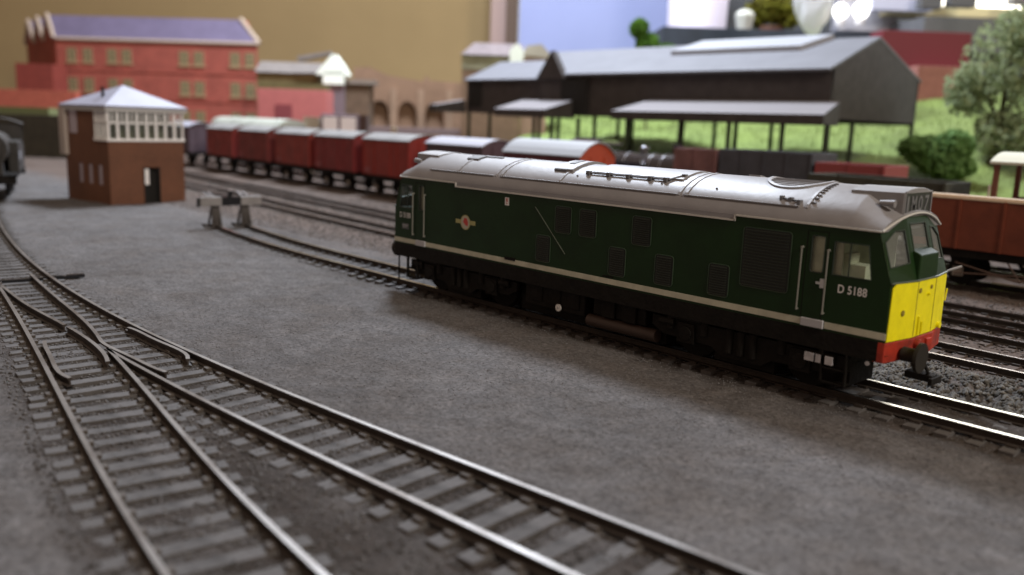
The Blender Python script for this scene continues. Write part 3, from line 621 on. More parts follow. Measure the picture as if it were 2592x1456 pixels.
    mb.add([(-5.31+a, Y+y*.015, 2.78+b) for a, b in ((-.12, .02), (-.05, .16), (.08, .14), (.15, .02), (.13, -.12), (.02, -.1), (-.06, -.04))], [tuple(range(7))], 2)
    mb.build('emblem', [gold, emcream, emred], lo)
    mb = MB(); sl(-3.34, -3.15, 3.56, 3.82, .008, mb, 0); sl(-3.275, -3.215, 3.68, 3.79, .012, mb, 1); sl(-3.27, -3.22, 3.61, 3.65, .012, mb, 1); mb.build('warning_label', [decal, emred], lo)
    if y < 0:
        mb = MB(); mb.cyl((-1.92, Y-.008, 3.63), (-.56, Y-.008, 2.31), .012, n=5); mb.build('cable_conduit', mat('conduit', (.10, .12, .09), .5), lo)
    mb = MB(); sl(-3.25, -2.75, 1.78, 1.88, .03, mb); sl(1.0, 1.4, 1.86, 1.9, .02, mb); mb.build('foot_hole', black, lo)
    # solebar
    mb = MB(); a, b = sorted((Y-y*.03, Y+y*.008)); mb.box(-9.3, 9.3, a, b, 1.14, 1.60)
    mb.build('solebar', black, lo)
# cab interior
mb = MB()
for s in (-1, 1):
    xb = 6.95*s; mb.box(min(7.1*s, 7.2*s), max(7.1*s, 7.2*s), -1.5, 1.5, 2.2, 4.0); mb.box(min(7.2*s, 9.3*s), max(7.2*s, 9.3*s), -1.5, 1.5, 2.12, 2.2)
    mb.box(min(8.9*s, 9.25*s), max(8.9*s, 9.25*s), -1.4, 1.4, 2.2, 2.85)
    mb.box(min(8.2*s, 8.6*s), max(8.2*s, 8.6*s), -1.1, -.6, 2.2, 3.2); mb.box(min(8.05*s, 8.2*s), max(8.05*s, 8.2*s), -1.1, -.6, 2.2, 3.45)
mb.build('cab_interior', cream, lo)
mb = MB()
for y in (-1.45, 1.45):
    for s in (-1, 1): mb.box(min(7.2*s, 8.2*s), max(7.2*s, 8.2*s), y-.02, y+.02, 2.2, 3.98)
mb.each('cab_lining', cream, lo)
# side mirror / lamp bracket on the far front corner
mb = MB(); mb.cyl((9.45, 1.6, 2.98), (9.72, 1.75, 3.12), .03, n=6); mb.build('mirror', chrome, lo)
# bogies
def bogie(cx):
    b = MB()
    for y in (-1.30, 1.30):
        a, c = sorted((y, y+(.14 if y > 0 else -.14)))
        b.loft([[(cx-2.9, a, .75), (cx-2.5, a, .55), (cx-.9, a, .5), (cx-.6, a, .3), (cx+.6, a, .3), (cx+.9, a, .5), (cx+2.5, a, .55), (cx+2.9, a, .75), (cx+2.9, a, 1.05), (cx-2.9, a, 1.05)], [(cx-2.9, c, .75), (cx-2.5, c, .55), (cx-.9, c, .5), (cx-.6, c, .3), (cx+.6, c, .3), (cx+.9, c, .5), (cx+2.5, c, .55), (cx+2.9, c, .75), (cx+2.9, c, 1.05), (cx-2.9, c, 1.05)]])
        for dx in (-1.7, 1.7):
            b.box(cx+dx-.28, cx+dx+.28, min(y, y*1.17), max(y, y*1.17), .45, 1.0); b.cyl((cx+dx, y, .72), (cx+dx, y*1.2, .72), .2, n=14)
            for e in (-.55, .55): b.cyl((cx+dx+e, y*1.09, .75), (cx+dx+e, y*1.09, 1.2), .13, n=10)
        for e in (-.35, 0, .35): b.cyl((cx+e, y*1.1, .45), (cx+e, y*1.1, 1.1), .12, n=10)
        b.box(cx-2.2, cx-1.2, min(y*1.05, y*1.2), max(y*1.05, y*1.2), 1.08, 1.2); b.cyl((cx-2.6, y*1.12, .95), (cx-2.1, y*1.12, .95), .12, n=12); b.cyl((cx+2.1, y*1.12, .95), (cx+2.6, y*1.12, .95), .12, n=12)
    b.box(cx-2.6, cx+2.6, -1.2, 1.2, .7, 1.1); b.box(cx-2.6, cx+2.6, -.66, .66, .12, .7); b.box(cx-.9, cx+.9, -1.25, 1.25, .14, .7)  # the two low boxes are added to block light passing under the loco
    o = b.build('bogie', black, lo, bevel=.015)
    for dx in (-1.7, 1.7):
        for y in (-.83, .83):
            w = MB(); w.cyl((cx+dx, y-.09, .74), (cx+dx, y+.09, .74), .74, n=32); w.cyl((cx+dx, y-.09*(1 if y > 0 else -1), .74), (cx+dx, y-.14*(1 if y > 0 else -1), .74), .80, n=32)
            wo = w.build('wheel', mat('wheel_dark', (.010, .009, .008), .7, spec=.15), o)
for cx in (-5.7, 5.7): bogie(cx)
mb = MB()
for y in (-1, 1):
    mb.box(-2.4, .2, min(y*.5, y*1.42), max(y*.5, y*1.42), .45, 1.3); mb.box(.5, 2.5, min(y*.5, y*1.36), max(y*.5, y*1.36), .6, 1.3)
    for x in (-2.1, -1.3, -.5, .9, 1.7): mb.box(x, x+.5, min(y*1.36, y*1.46), max(y*1.36, y*1.46), .6, 1.2)
mb.box(-3, 3, -1.0, 1.0, .1, 1.2)  # central box added down low to keep light from passing beneath
mb.build('underframe_tanks', black, lo, bevel=.03)
mb = MB()
for y in (-1.28, 1.28): mb.cyl((.3, y, .38), (2.9, y, .38), .19, n=16)
mb.each('air_tank', mat('tank_brown', (.045, .028, .022), .6), lo, smooth=True)
mb = MB(); mb.cyl((-.84, -1.46, .56), (-.84, -1.50, .56), .115, n=18, mi=0); mb.cyl((-.84, -1.50, .56), (-.84, -1.51, .56), .04, n=10, mi=1); mb.build('gauge_dial', [decal, padgrey], lo)
mb = MB()
for x, w in ((7.55, .24), (7.84, .18), (8.08, .19)): mb.box(x, x+w, -1.60, -1.52, .80, 1.0)
mb.cyl((9.1, -1.6, 1.05), (9.1, -1.55, 1.05), .05); mb.build('sand_filler', mat('dusty_white', (.45, .44, .46), .8, var=.3, vs=3), lo)
for x0 in (-8.35, 8.3):
    mb = MB()
    for z in (.35, .7): mb.box(x0-.3, x0+.3, -1.6, -1.3, z, z+.04)
    for e in (-.3, .3): mb.box(x0+e-.02, x0+e+.02, -1.6, -1.5, .35, 1.2)
    mb.build('step_ladder', black, lo)
mb = MB(); mb.cyl((-9.35, -1.45, 1.1), (-9.35, -1.45, .1), .03, n=6); mb.build('brake_pipe', black, lo)

# ------------------------------------------------------------------ signal box
sb = thing('signal_box', 'red brick signal box with white windows and pale hipped roof', 'signal box', (-44, -.32, -.3), math.radians(8+90))
# local x along the windowed front (towards the far corner), local y along the left side (away to the left)
Lx, Ly, H1, H2 = 5.5, 6.2, 4.35, 6.55
mb = MB()
dr = [(2.45, .0), (3.55, .0), (3.55, 2.55), (2.45, 2.55)]
mb.holed([(0, 0), (Lx, 0), (Lx, H1), (0, H1)], [[(2.45, .02), (3.55, .02), (3.55, 2.55), (2.45, 2.55)]], lambda a, b: (a, 0, b))
sw = [[(1.0+i*1.4, 1.35), (1.5+i*1.4, 1.35), (1.5+i*1.4, 2.7), (1.0+i*1.4, 2.7)] for i in range(3)]
mb.holed([(0, 0), (Ly, 0), (Ly, H1), (0, H1)], sw, lambda a, b: (0, a, b))
mb.holed([(1.75, H1), (Ly, H1), (Ly, H2), (1.75, H2)], [[(4.35, 4.75), (5.35, 4.75), (5.35, H2-.15), (4.35, H2-.15)]], lambda a, b: (0, a, b))
mb.add([(Lx, 0, 0), (Lx, Ly, 0), (Lx, Ly, H2), (Lx, 1.8, H2), (Lx, 1.8, H1), (Lx, 0, H1)], [(0, 1, 2, 3, 4, 5)]); mb.add([(0, Ly, 0), (Lx, Ly, 0), (Lx, Ly, H2), (0, Ly, H2)], [(0, 1, 2, 3)])
mb.add([(0.02, 0.02, H1-.02), (Lx, .02, H1-.02), (Lx, Ly, H1-.02), (0.02, Ly, H1-.02)], [(0, 1, 2, 3)])
wl = mb.build('wall', brickbox, sb)
mb = MB(); e = .25; z0 = H2; zt = H2+1.6; a, b = -e, Lx+e; c, d = -e, Ly+e; r0, r1 = (Lx/2-.2), (Lx/2+.35)
mb.add([(a, c, z0), (b, c, z0), (b, d, z0), (a, d, z0), (a, c, z0+.16), (b, c, z0+.16), (b, d, z0+.16), (a, d, z0+.16), (r0, Ly*.42, zt), (r1, Ly*.58, zt)],
       [(0, 3, 2, 1), (0, 1, 5, 4), (1, 2, 6, 5), (2, 3, 7, 6), (3, 0, 4, 7), (4, 5, 9, 8), (5, 6, 9), (6, 7, 8, 9), (7, 4, 8)])
rf = mb.build('roof', slate, sb)
mb = MB(); mb.cyl((.9, 2.2, z0+.7), (.9, 2.2, z0+1.35), .12, .1, n=12); mb.cyl((.9, 2.2, z0+1.3), (.9, 2.2, z0+1.4), .15, n=12); mb.build('chimney', blackg, rf)
mb = MB(); mb.box(a+.05, b-.05, c+.05, d-.05, z0-.22, z0); mb.build('fascia', mat('fascia_pale', (.45, .44, .42), .7), sb)
wf = MB(); gl = MB()
def wgrid(p0, ux, L, nb, zb, zt_):   # frame bars along direction ux from p0
    ux = Vector(ux); nn = Vector((ux.y, -ux.x, 0)) if ux.x else Vector((-1, 0, 0))
    def bar(a0, a1, z_0, z_1, t=.05):
        q = [p0+ux*a0, p0+ux*a1]; vs = [(*(w+nn*k*t)[:2], z) for z in (z_0, z_1) for k in (-1, 1) for w in q]
        wf.add(vs, [(0, 2, 3, 1), (4, 5, 7, 6), (0, 1, 5, 4), (2, 6, 7, 3), (0, 4, 6, 2), (1, 3, 7, 5)])
    bar(-.06, L+.06, zb, zb+.18, .10); bar(0, L, zt_-.12, zt_); zm = zb+(zt_-zb)*.60; bar(0, L, zm-.06, zm+.06)
    for i in range(nb+1):
        x = L*i/nb; w = .085 if i not in (0, nb) else .12; bar(max(0, x-w), min(L, x+w), zb, zt_)
        if i < nb: bar(x+L/nb/2-.035, x+L/nb/2+.035, zm, zt_, .04)
    gl.add([(*(p0+ux*0-nn*.03)[:2], zb), (*(p0+ux*L-nn*.03)[:2], zb), (*(p0+ux*L-nn*.03)[:2], zt_), (*(p0-nn*.03)[:2], zt_)], [(0, 1, 2, 3)])
wgrid(Vector((0, .0, 0)), (1, 0, 0), Lx, 8, H1, H2-.15); wgrid(Vector((0, 0, 0)), (0, 1, 0), 1.75, 3, H1, H2-.15)
wfo = wf.build('window_frame', white_m, sb); gl.build('window_pane', boxglass, wfo)
mb = MB(); mb.box(.3, Lx-.2, 2.6, 2.7, H1, H2-.2); mb.box(1.0, 4.6, .8, 1.3, H1, H1+.75); mb.build('interior', mat('interior_olive', (.22, .21, .13), .8), sb)
mb = MB()
for w in sw: mb.box(.03, .06, w[0][0], w[1][0], w[0][1], w[2][1])
mb.box(-.03, .05, 4.35, 5.35, 4.75, H2-.15); mb.each('side_window', mat('window_lilac', (.42, .36, .40), .6), sb)
mb = MB(); mb.box(2.45, 3.55, .4, .5, 0, 2.6); mb.box(2.40, 2.47, -.04, .4, 0, 2.6); mb.box(3.53, 3.6, -.04, .4, 0, 2.6); mb.build('doorway', darkin, sb)
mb = MB(); mb.box(2.5, 2.85, .12, .2, 1.35, 2.45); mb.build('door_glazing', white_m, sb)
mb = MB(); mb.box(-.25, .1, Ly-.45, Ly+.35, 3.2, H2-.1); mb.build('porch_post', mat('porch_cream', (.40, .34, .30), .7), sb)

# ------------------------------------------------------------------ wagons
def wheels_(parent, xs_, hw=.83, r=.58):
    for x in xs_:
        for y in (-hw, hw):
            w = MB(); w.cyl((x, y-.08, r), (x, y+.08, r), r, n=20); w.build('wheel', black, parent)
def frame_(parent, L, W_, z0=1.0, z1=1.6):
    f = MB(); f.box(-L/2, L/2, -W_/2+.1, W_/2-.1, z1-.35, z1)
    for x in (-L*.28, L*.28):
        for y in (-1, 1): f.loft([[(x-.45, y*1.1, z1-.3), (x+.45, y*1.1, z1-.3), (x+.15, y*1.1, .45), (x-.15, y*1.1, .45)], [(x-.45, y*1.18, z1-.3), (x+.45, y*1.18, z1-.3), (x+.15, y*1.18, .45), (x-.15, y*1.18, .45)]])
    for y in (-1, 1): f.box(-L*.2, L*.2, min(y*1.2, y*1.26), max(y*1.2, y*1.26), .62, .70)
    f.build('underframe', black, parent)
    for x in (-L*.28, L*.28):
        for y in (-1, 1): a = MB(); a.box(x-.2, x+.2, min(y*1.18, y*1.34), max(y*1.18, y*1.34), .42, .80); a.build('axlebox', W_iron, parent)
    for e in (-1, 1):
        for y in (-.85, .85): b = MB(); b.cyl((e*L/2, y, 1.35), (e*(L/2+.5), y, 1.35), .1, n=10); b.cyl((e*(L/2+.5), y, 1.35), (e*(L/2+.58), y, 1.35), .24, n=14); b.build('buffer', black, parent)
    wheels_(parent, (-L*.28, L*.28))
def van(label, x, y, rz, bm, rm, em=None, L=6.8, W_=3.2, eave=4.45, top=4.95, group=None):
    t = thing('goods_van', label, 'van', (x, y, 0), rz, group)
    b = MB(); b.box(-L/2, L/2, -W_/2, W_/2, 1.6, eave)
    N_ = 9
    arc = [(-W_/2+W_*i/(N_-1), eave+(top-eave)*(1-(2*i/(N_-1)-1)**2)) for i in range(N_)]
    for e, s in ((-L/2, -1), (L/2, 1)):
        b.add([(e, yy, zz) for yy, zz in arc], [tuple(range(N_))], 1)
        b.add([(e+.012*s, -W_/2, 1.6), (e+.012*s, W_/2, 1.6), (e+.012*s, W_/2, eave), (e+.012*s, -W_/2, eave)], [(0, 1, 2, 3)], 1)
    b.build('body', [bm, em or bm], t, bevel=.03)
    r = MB(); r.loft([[(e, yy*1.06, zz+o) for yy, zz in arc for o in (0,)]+[(e, yy*1.06, zz+.07) for yy, zz in arc[::-1]] for e in (-L/2-.12, L/2+.12)]); r.build('roof', rm, t)
    d = MB()
    for yy in (-1, 1):
        a, c = sorted((yy*W_/2, yy*(W_/2+.05))); d.box(-.8, .8, a, c, 1.65, eave-.15)
        for xx in (-L/2+.1, -L/4, L/4, L/2-.1): d.box(xx-.06, xx+.06, a, c, 1.6, eave)
    d.each('door', bm, t)
    m_ = MB(); m_.box(-L/2+.3, -L/2+1.2, -W_/2-.055, -W_/2-.05, 1.85, 2.15); m_.build('lettering_patch', mat('faded_mark', (.34, .11, .12), .8, var=.5, vs=4), t)
    for e in (-1, 1):
        for yy in (-.6, .6): q = MB(); q.box(min(e*L/2, e*(L/2+.06)), max(e*L/2, e*(L/2+.06)), yy-.06, yy+.06, 1.6, eave); q.build('end_post', em or bm, t)
    frame_(t, L, W_); return t
T5y = lambda x: float(np.interp(x, [-95, -60, -40, -20, 5], [23.2, 22.3, 21.5, 20.8, 19.9]))
G = 'goods vans standing in a row behind the signal box'
spots = [(-85.2, vandark, 'dark grey goods van beyond the red vans, right of the signal box', None), (-73.6, vanred, 'first red van right of the signal box with a pale roof', None), (-65.5, vanred, 'second red van from the signal box, pale roof', None),
         (-57.1, vanred, 'middle red van of the five, pale roof', None), (-49.3, vanred, 'red van fourth from the signal box, left of the brightest red van', None), (-41.0, vanred2, 'brightest red van, just left of the green locomotive roof', None),
         (-32.0, vandark, 'dark purplish van with grey roof directly behind the locomotive cab roof', None)]
VR = [mat('van_red_a', (.20, .020, .016), .55, var=.3, vs=.7), mat('van_red_b', (.165, .022, .018), .6, var=.3, vs=.8), mat('van_red_c', (.22, .028, .020), .55, var=.25, vs=.7), mat('van_red_d', (.19, .016, .016), .55, var=.3, vs=.9)]
k_ = 0
for x, bmt, lab, em in spots:
    if bmt is vanred: bmt = VR[k_ % 4]; k_ += 1
    van(lab, x, T5y(x)+.1, math.radians(-2.2), bmt, vangrey if bmt is not vandark else mat('van_roof_blue', (.33, .33, .38), .6), em, L=6.7, group=G)
van('maroon van with pale roof and orange-red arched end', -22.6, T5y(-22.6), math.radians(-2), mat('van_maroon', (.10, .02, .03), .6), mat('van_roof_white', (.29, .30, .32), .6), vanend, L=7.2, eave=4.25, top=5.15, group=G)
def open_wagon(label, x, y, rz, L, top, bm, floor=1.6, im=None, W_=3.1, nm='open_wagon', planks=True, group=None):
    t = thing(nm, label, 'wagon', (x, y, 0), rz, group); b = MB(); w = .1
    b.box(-L/2, L/2, -W_/2, -W_/2+w, floor, top); b.box(-L/2, L/2, W_/2-w, W_/2, floor, top); b.box(-L/2, -L/2+w, -W_/2+w, W_/2-w, floor, top); b.box(L/2-w, L/2, -W_/2+w, W_/2-w, floor, top); b.box(-L/2+w, L/2-w, -W_/2+w, W_/2-w, floor, floor+.15)
    b.build('body', bm, t, bevel=.02)
    p = MB()
    for yy in (-1, 1):
        a, c = sorted((yy*W_/2, yy*(W_/2+.05)))
        for k in range(int(L/1.6)+1): xx = -L/2+.1+k*(L-.2)/int(L/1.6); p.box(xx-.05, xx+.05, a, c, floor, top)
    p.each('side_post', bm, t); frame_(t, L, W_); return t
open_wagon('empty dark grey open wagon behind the green locomotive cab', -2.7, 25.4, math.radians(-1.5), 7.4, 4.05, mat('wagon_dark_green', (.045, .045, .030), .7, var=.3))
# brown hopper wagon with brake gear
hp = open_wagon('brown wagon with pale planks along its top, right of the yellow nose', 6.4, 19.65, math.radians(-1.5), 9.0, 3.72, bauxite, nm='hopper_wagon')
mb = MB(); mb.box(-4.4, 1.2, -1.5, -.9, 3.72, 3.86); mb.box(-4.45, 4.5, -1.58, -1.38, 3.70, 3.78); mb.build('top_plank', wood_light, hp)
mb = MB(); mb.cyl((-2.6, -1.4, .55), (2.6, -1.4, .95), .035, n=6); mb.cyl((-2.6, -1.4, 1.0), (0, -1.4, .5), .035, n=6); mb.cyl((.6, -1.4, 1.3), (0, -1.4, .5), .035, n=6); mb.cyl((-.6, -1.4, 1.3), (0, -1.4, .5), .035, n=6); mb.build('brake_gear', mat('gear_rust', (.10, .06, .045), .7), hp)
mb = MB(); mb.box(-1.0, .9, -1.62, -1.56, .36, .42); mb.box(.9, 2.0, -1.55, -1.5, .3, .5); mb.build('brake_lever', W_iron, hp)
# brake van with open veranda
bv = thing('brake_van', 'brown brake van with open veranda and cream roof at right edge', 'brake van', (7.35, 25.3, 0), math.radians(-1.5))
mb = MB(); mb.box(-4.3, 6, -1.5, 1.5, 1.6, 1.75); mb.box(-4.3, -4.2, -1.5, 1.5, 1.75, 3.4)
for y in (-1, 1):
    a, c = sorted((y*1.4, y*1.5)); mb.box(-5.9+1.6, -2.6, a, c, 1.75, 3.5)
mb.box(-2.6, 6, -1.5, 1.5, 1.75, 5.1)
mb.build('body', mat('brake_van_brown', (.15, .045, .03), .6, var=.3), bv)
mb = MB()
for y in (-1.45, 1.45): mb.box(-4.34, -4.1, y-.08, y+.08, 3.4, 5.1); 
mb.each('veranda_post', mat('post_brown', (.20, .08, .05), .6), bv)
mb = MB(); 
for x in (-4.4, -2.7): mb.cyl((x, -1.6, 1.8), (x, -1.6, 4.1), .05, n=8)
mb.each('handrail', mat('rail_cream', (.55, .45, .40), .5), bv)
mb = MB(); arc = [(-1.65+3.3*i/8, 5.1+.45*(1-(i/4-1)**2)) for i in range(9)]; mb.loft([[(e, y, z) for y, z in arc]+[(e, y, z+.12) for y, z in arc[::-1]] for e in (-4.5, 6.2)]); mb.build('roof', mat('brake_roof_cream', (.62, .62, .50), .6), bv)
frame_(bv, 8.4, 3.1)
open_wagon('slate grey high-sided wagon under the shed, right of the pinkish one', -12.6, 31.2, math.radians(-1.5), 6.8, 5.0, slateg)
open_wagon('low red wagon under the right end of the dark shed', -6.8, 31.1, math.radians(-1.5), 4.4, 4.5, mat('wagon_red', (.26, .05, .05), .6))
open_wagon('faded pinkish brown wagon right of the distant tank locomotive', -18.0, 31.3, math.radians(-1.5), 3.6, 4.9, mat('wagon_pink', (.20, .095, .09), .7, var=.5, vs=.6))
# tank locomotives
def tank_loco(label, x, y, rz, shine=mat('polished_black', (.012, .013, .018), .14, spec=.9, coat=1.0)):
    t = thing('steam_locomotive', label, 'locomotive', (x, y, 0), rz)
    b = MB(); b.box(-5.5, 5.5, -1.6, 1.6, 1.4, 1.6); b.box(-5.5, -5.3, -1.6, 1.6, 1.0, 1.6); b.box(5.3, 5.5, -1.6, 1.6, 1.0, 1.6); b.build('running_plate', black, t)
    m = MB(); m.cyl((-2.5, 0, 3.25), (3.6, 0, 3.25), 1.08, n=28); m.build('boiler', shine, t, smooth=True)
    m = MB(); m.cyl((3.6, 0, 3.25), (5.0, 0, 3.25), 1.16, n=28); m.cyl((5.0, 0, 3.25), (5.1, 0, 3.25), .95, .8, n=24); m.box(3.6, 4.9, -.8, .8, 1.6, 2.6); m.build('smokebox', shine, t, smooth=True)
    m = MB(); m.cyl((4.3, 0, 4.2), (4.3, 0, 5.15), .36, .40, n=18); m.build('chimney', shine, t, smooth=True)
    m = MB(); m.cyl((1.2, 0, 4.1), (1.2, 0, 4.6), .45, .42, n=18); m.sphere((1.2, 0, 4.6), .42, .42, .3); m.build('dome', shine, t, smooth=True)
    m = MB()
    for k in (-1.5, 0, 2.4, 3.5): m.cyl((k-.04, 0, 3.25), (k+.04, 0, 3.25), 1.11, n=28)
    m.each('boiler_band', mat('band_metal', (.4, .4, .42), .3, metal=.8), t, smooth=True)
    for y_ in (-1, 1):
        m = MB(); m.box(-2.8, 2.2, min(y_*1.0, y_*1.62), max(y_*1.0, y_*1.62), 1.6, 3.7); s = m.build('side_tank', shine, t, bevel=.04)
        m = MB(); m.box(-.4, .7, min(y_*1.62, y_*1.63), max(y_*1.62, y_*1.63), 2.4, 3.0); m.build('tank_crest', mat('crest_pale', (.35, .35, .38), .6, var=.4, vs=4), s)
    m = MB(); m.box(-5.2, -2.6, -1.6, 1.6, 1.6, 3.4); m.box(-5.2, -5.1, -1.6, 1.6, 3.4, 4.8); m.box(-2.7, -2.6, -1.6, 1.6, 3.4, 4.8); arc = [(-1.7+3.4*i/8, 4.8+.4*(1-(i/4-1)**2)) for i in range(9)]; m.loft([[(e, a, z) for a, z in arc]+[(e, a, z+.08) for a, z in arc[::-1]] for e in (-5.3, -2.4)]); m.build('cab', shine, t)
    for e in (-1, 1):
        for y_ in (-.9, .9): m = MB(); m.cyl((e*5.5, y_, 1.35), (e*6.0, y_, 1.35), .12, n=10); m.cyl((e*6.0, y_, 1.35), (e*6.08, y_, 1.35), .28, n=16); m.build('buffer', black, t)
    for x_ in (-2.4, 0, 2.4):
        for y_ in (-.85, .85): m = MB(); m.cyl((x_, y_-.09, .85), (x_, y_+.09, .85), .85, n=24); m.build('wheel', black, t)
    m = MB(); m.box(-2.5, 2.5, -1.12, -1.06, .75, .87); m.box(-2.5, 2.5, 1.06, 1.12, .75, .87); m.build('coupling_rod', steel, t)
    return t
tank_loco('glossy black tank locomotive half hidden behind the orange-ended van', -24.9, 31.4, math.radians(-1.5))
tank_loco('black tank locomotive at the left edge of the photo', -53.4, -5.0, math.radians(-17), mat('weathered_black', (.03, .028, .026), .6, var=.5, vs=1.2))

# ------------------------------------------------------------------ goods shed on posts
sh = thing('goods_shed', 'long dark goods shed raised on thin posts with grey roof', 'shed', (-16.4, 45, 0))
X0, X1, Y1, ZE, ZB, ZR = -29.8, 0, 16.4, 11.35, 7.2, 14.25
YR = 7.6
mb = MB()
mb.box(X0, X1, 0, .3, ZB, ZE); mb.box(X0, X1, Y1-.3, Y1, ZB, ZE)
for x in (X0, X1-.3): mb.loft([[(x, .3, ZB), (x, Y1-.3, ZB), (x, Y1, ZE), (x, YR, ZR), (x, 0.0, ZE)], [(x+.3, .3, ZB), (x+.3, Y1-.3, ZB), (x+.3, Y1, ZE), (x+.3, YR, ZR), (x+.3, 0.0, ZE)]])
mb.box(X0, X1, .3, Y1-.3, ZB, ZB+.2)
mb.build('wall', shedwall, sh)
mb = MB(); t_ = .18
mb.add([(X0-.2, -.5, ZE-.1), (X1+.02, -.5, ZE-.1), (X1+.02, YR, ZR+.1), (X0-8.2, YR, ZR+.1), (X0-8.2, Y1+.4, ZE-.1), (X1+.02, Y1+.4, ZE-.1), (X0-.2, -.5, ZE-.3), (X1+.02, -.5, ZE-.3), (X1+.02, YR, ZR-.1), (X0-8.2, YR, ZR-.1), (X0-8.2, Y1+.4, ZE-.3), (X1+.02, Y1+.4, ZE-.3)],
       [(0, 1, 2, 3), (3, 2, 5, 4), (6, 9, 8, 7), (9, 10, 11, 8), (0, 6, 7, 1), (1, 7, 8, 2), (2, 8, 11, 5), (0, 3, 9, 6), (3, 4, 10, 9)])
rf = mb.build('roof', slated, sh)
# long roof light along the ridge
sl_ = (ZR-ZE)/(YR+.5)
zr = lambda y: ZE-.1+(y+.5)*(ZR+.2-ZE)/(YR+.5)
mb = MB(); mb.loft([[(-19, 4.4, zr(4.4)), (-5.5, 4.4, zr(4.4)), (-5.5, 4.4, zr(4.4)+.45), (-19, 4.4, zr(4.4)+.45)], [(-17.5, 7.4, zr(7.4)), (-4, 7.4, zr(7.4)), (-4, 7.4, zr(7.4)+.45), (-17.5, 7.4, zr(7.4)+.45)]]); mb.build('roof_light', mat('roof_light_grey', (.30, .31, .34), .5), rf)
# left wing, cross gable, openings, canopies
XL = -44.2
mb = MB(); mb.box(XL, -29.6, 0, .3, 7.2, 10.9); mb.box(XL, -29.6, 9.7, 10, 7.2, 10.9); mb.loft([[(XL, 0.3, 7.2), (XL, 9.7, 7.2), (XL, 10, 10.9), (XL, 5.2, 13.2), (XL, 0, 10.9)], [(XL+.3, .3, 7.2), (XL+.3, 9.7, 7.2), (XL+.3, 10, 10.9), (XL+.3, 5.2, 13.2), (XL+.3, 0, 10.9)]])
mb.box(-32, -28, -.35, -.01, 7.2, 10.8)
mb.loft([[(-32.3, -.7, 10.8), (-28.3, -.7, 10.8), (-30.2, -.7, 13.6)], [(-32.3, .1, 10.8), (-28.3, .1, 10.8), (-30.2, .1, 13.6)]])
mb.build('wing_wall', shedwall, sh)
mb = MB(); mb.add([(XL-.2, -.4, 10.85), (-32, -.4, 10.85), (-31.3, 5.2, 13.2), (XL-.2, 5.2, 13.2), (XL-.2, 10.3, 10.8), (-32, 10.3, 10.8), (XL-.2, -.4, 10.7), (-32, -.4, 10.7)], [(0, 1, 2, 3), (3, 2, 5, 4), (0, 6, 7, 1)]); mb.build('wing_roof', slated, sh)
mb = MB(); mb.box(XL+.5, XL+2.6, -.12, -.02, 7.9, 10.7); mb.box(-28.9, -25.4, -.42, -.36, 7.3, 10.7); mb.each('opening', darkin, sh)
def canopy(x0, x1, z0, z1, skl, nm):
    m = MB(); m.add([(x0, -4.4, z0), (x1, -4.4, z0), (x1+skl, 0, z1), (x0+abs(skl)*.9, 0, z1), (x0, -4.4, z0-.35), (x1, -4.4, z0-.35), (x1+skl, 0, z0-.35), (x0+abs(skl)*.9, 0, z0-.35)], [(0, 1, 2, 3)], 0)
    m.add([(x0, -4.4, z0-.002), (x1, -4.4, z0-.002), (x1, -4.4, z0-.75), (x0, -4.4, z0-.75)], [(0, 1, 2, 3)], 1)
    m.add([(x1, -4.4, z0-.75), (x1+skl, 0, z0-.75), (x1+skl, 0, z1-.02), (x1, -4.4, z0-.02)], [(0, 1, 2, 3)], 1); m.add([(x0, -4.4, z0-.75), (x1, -4.4, z0-.75), (x1+skl, 0, z0-.75), (x0, 0, z0-.75)], [(0, 1, 2, 3)], 1)
    return m.build(nm, [mat('canopy_top', (.17, .155, .16), .6), shedwall], sh)
canopy(-18.7, 1.9, 7.6, 8.75, -1.0, 'canopy'); canopy(-34.6, -27.2, 7.6, 8.75, 0.0, 'canopy'); canopy(-45.6, -44.3, 7.9, 8.6, 0, 'canopy')
def post(x, y, zt_=7.3): m = MB(); m.box(x-.14, x+.14, y-.14, y+.14, -.4, zt_); m.build('post', postm, sh)
for x in (-43.9, -40.3, -29.6, -24.6, -20.3, -14.0, -8.4, -4.0, 0.0): post(x, .15)
for x in (-26.5, -23.0, -17.0, -11.2, -6.4, -1.6, 2.0): post(x, -4.0, 6.9)
for x in (-29.0, -27.0, -16.5, -10.2): post(x, 9.0)
post(-.1, 4.4); post(-.15, Y1-.2)
post(-32.4, .15); post(-33.2, .15)

# ------------------------------------------------------------------ red warehouse
wh = thing('brick_warehouse', 'big red brick warehouse with purple-grey roof and triple gables', 'building', (-150.2, 27.4, 0))
P0 = Vector((0, 0, 0)); P1 = Vector((26.9, 23.9, 0)); E = Vector((-23.6, 1.6, 0)); D3 = E
fx_ = (P1-P0).normalized(); Lw = (P1-P0).length
def whp(a, e, z): p = P0+fx_*a+E*e; return (p.x, p.y, z)
mb = MB(); ZW = 17.8
mb.loft([[whp(0, 0, -.3), whp(Lw, 0, -.3), whp(Lw, 1, -.3), whp(0, 1, -.3)], [whp(0, 0, ZW), whp(Lw, 0, ZW), whp(Lw, 1, ZW), whp(0, 1, ZW)]])
for k in range(3):
    e0, e1 = k/3, (k+1)/3; em_ = (e0+e1)/2
    mb.loft([[whp(0, e0, ZW), whp(0, e1, ZW), whp(0, em_, ZW+4.0)], [whp(Lw, e0, ZW), whp(Lw, e1, ZW), whp(Lw, em_, ZW+4.0)]])
mb.build('wall', brickred, wh)
mb = MB()
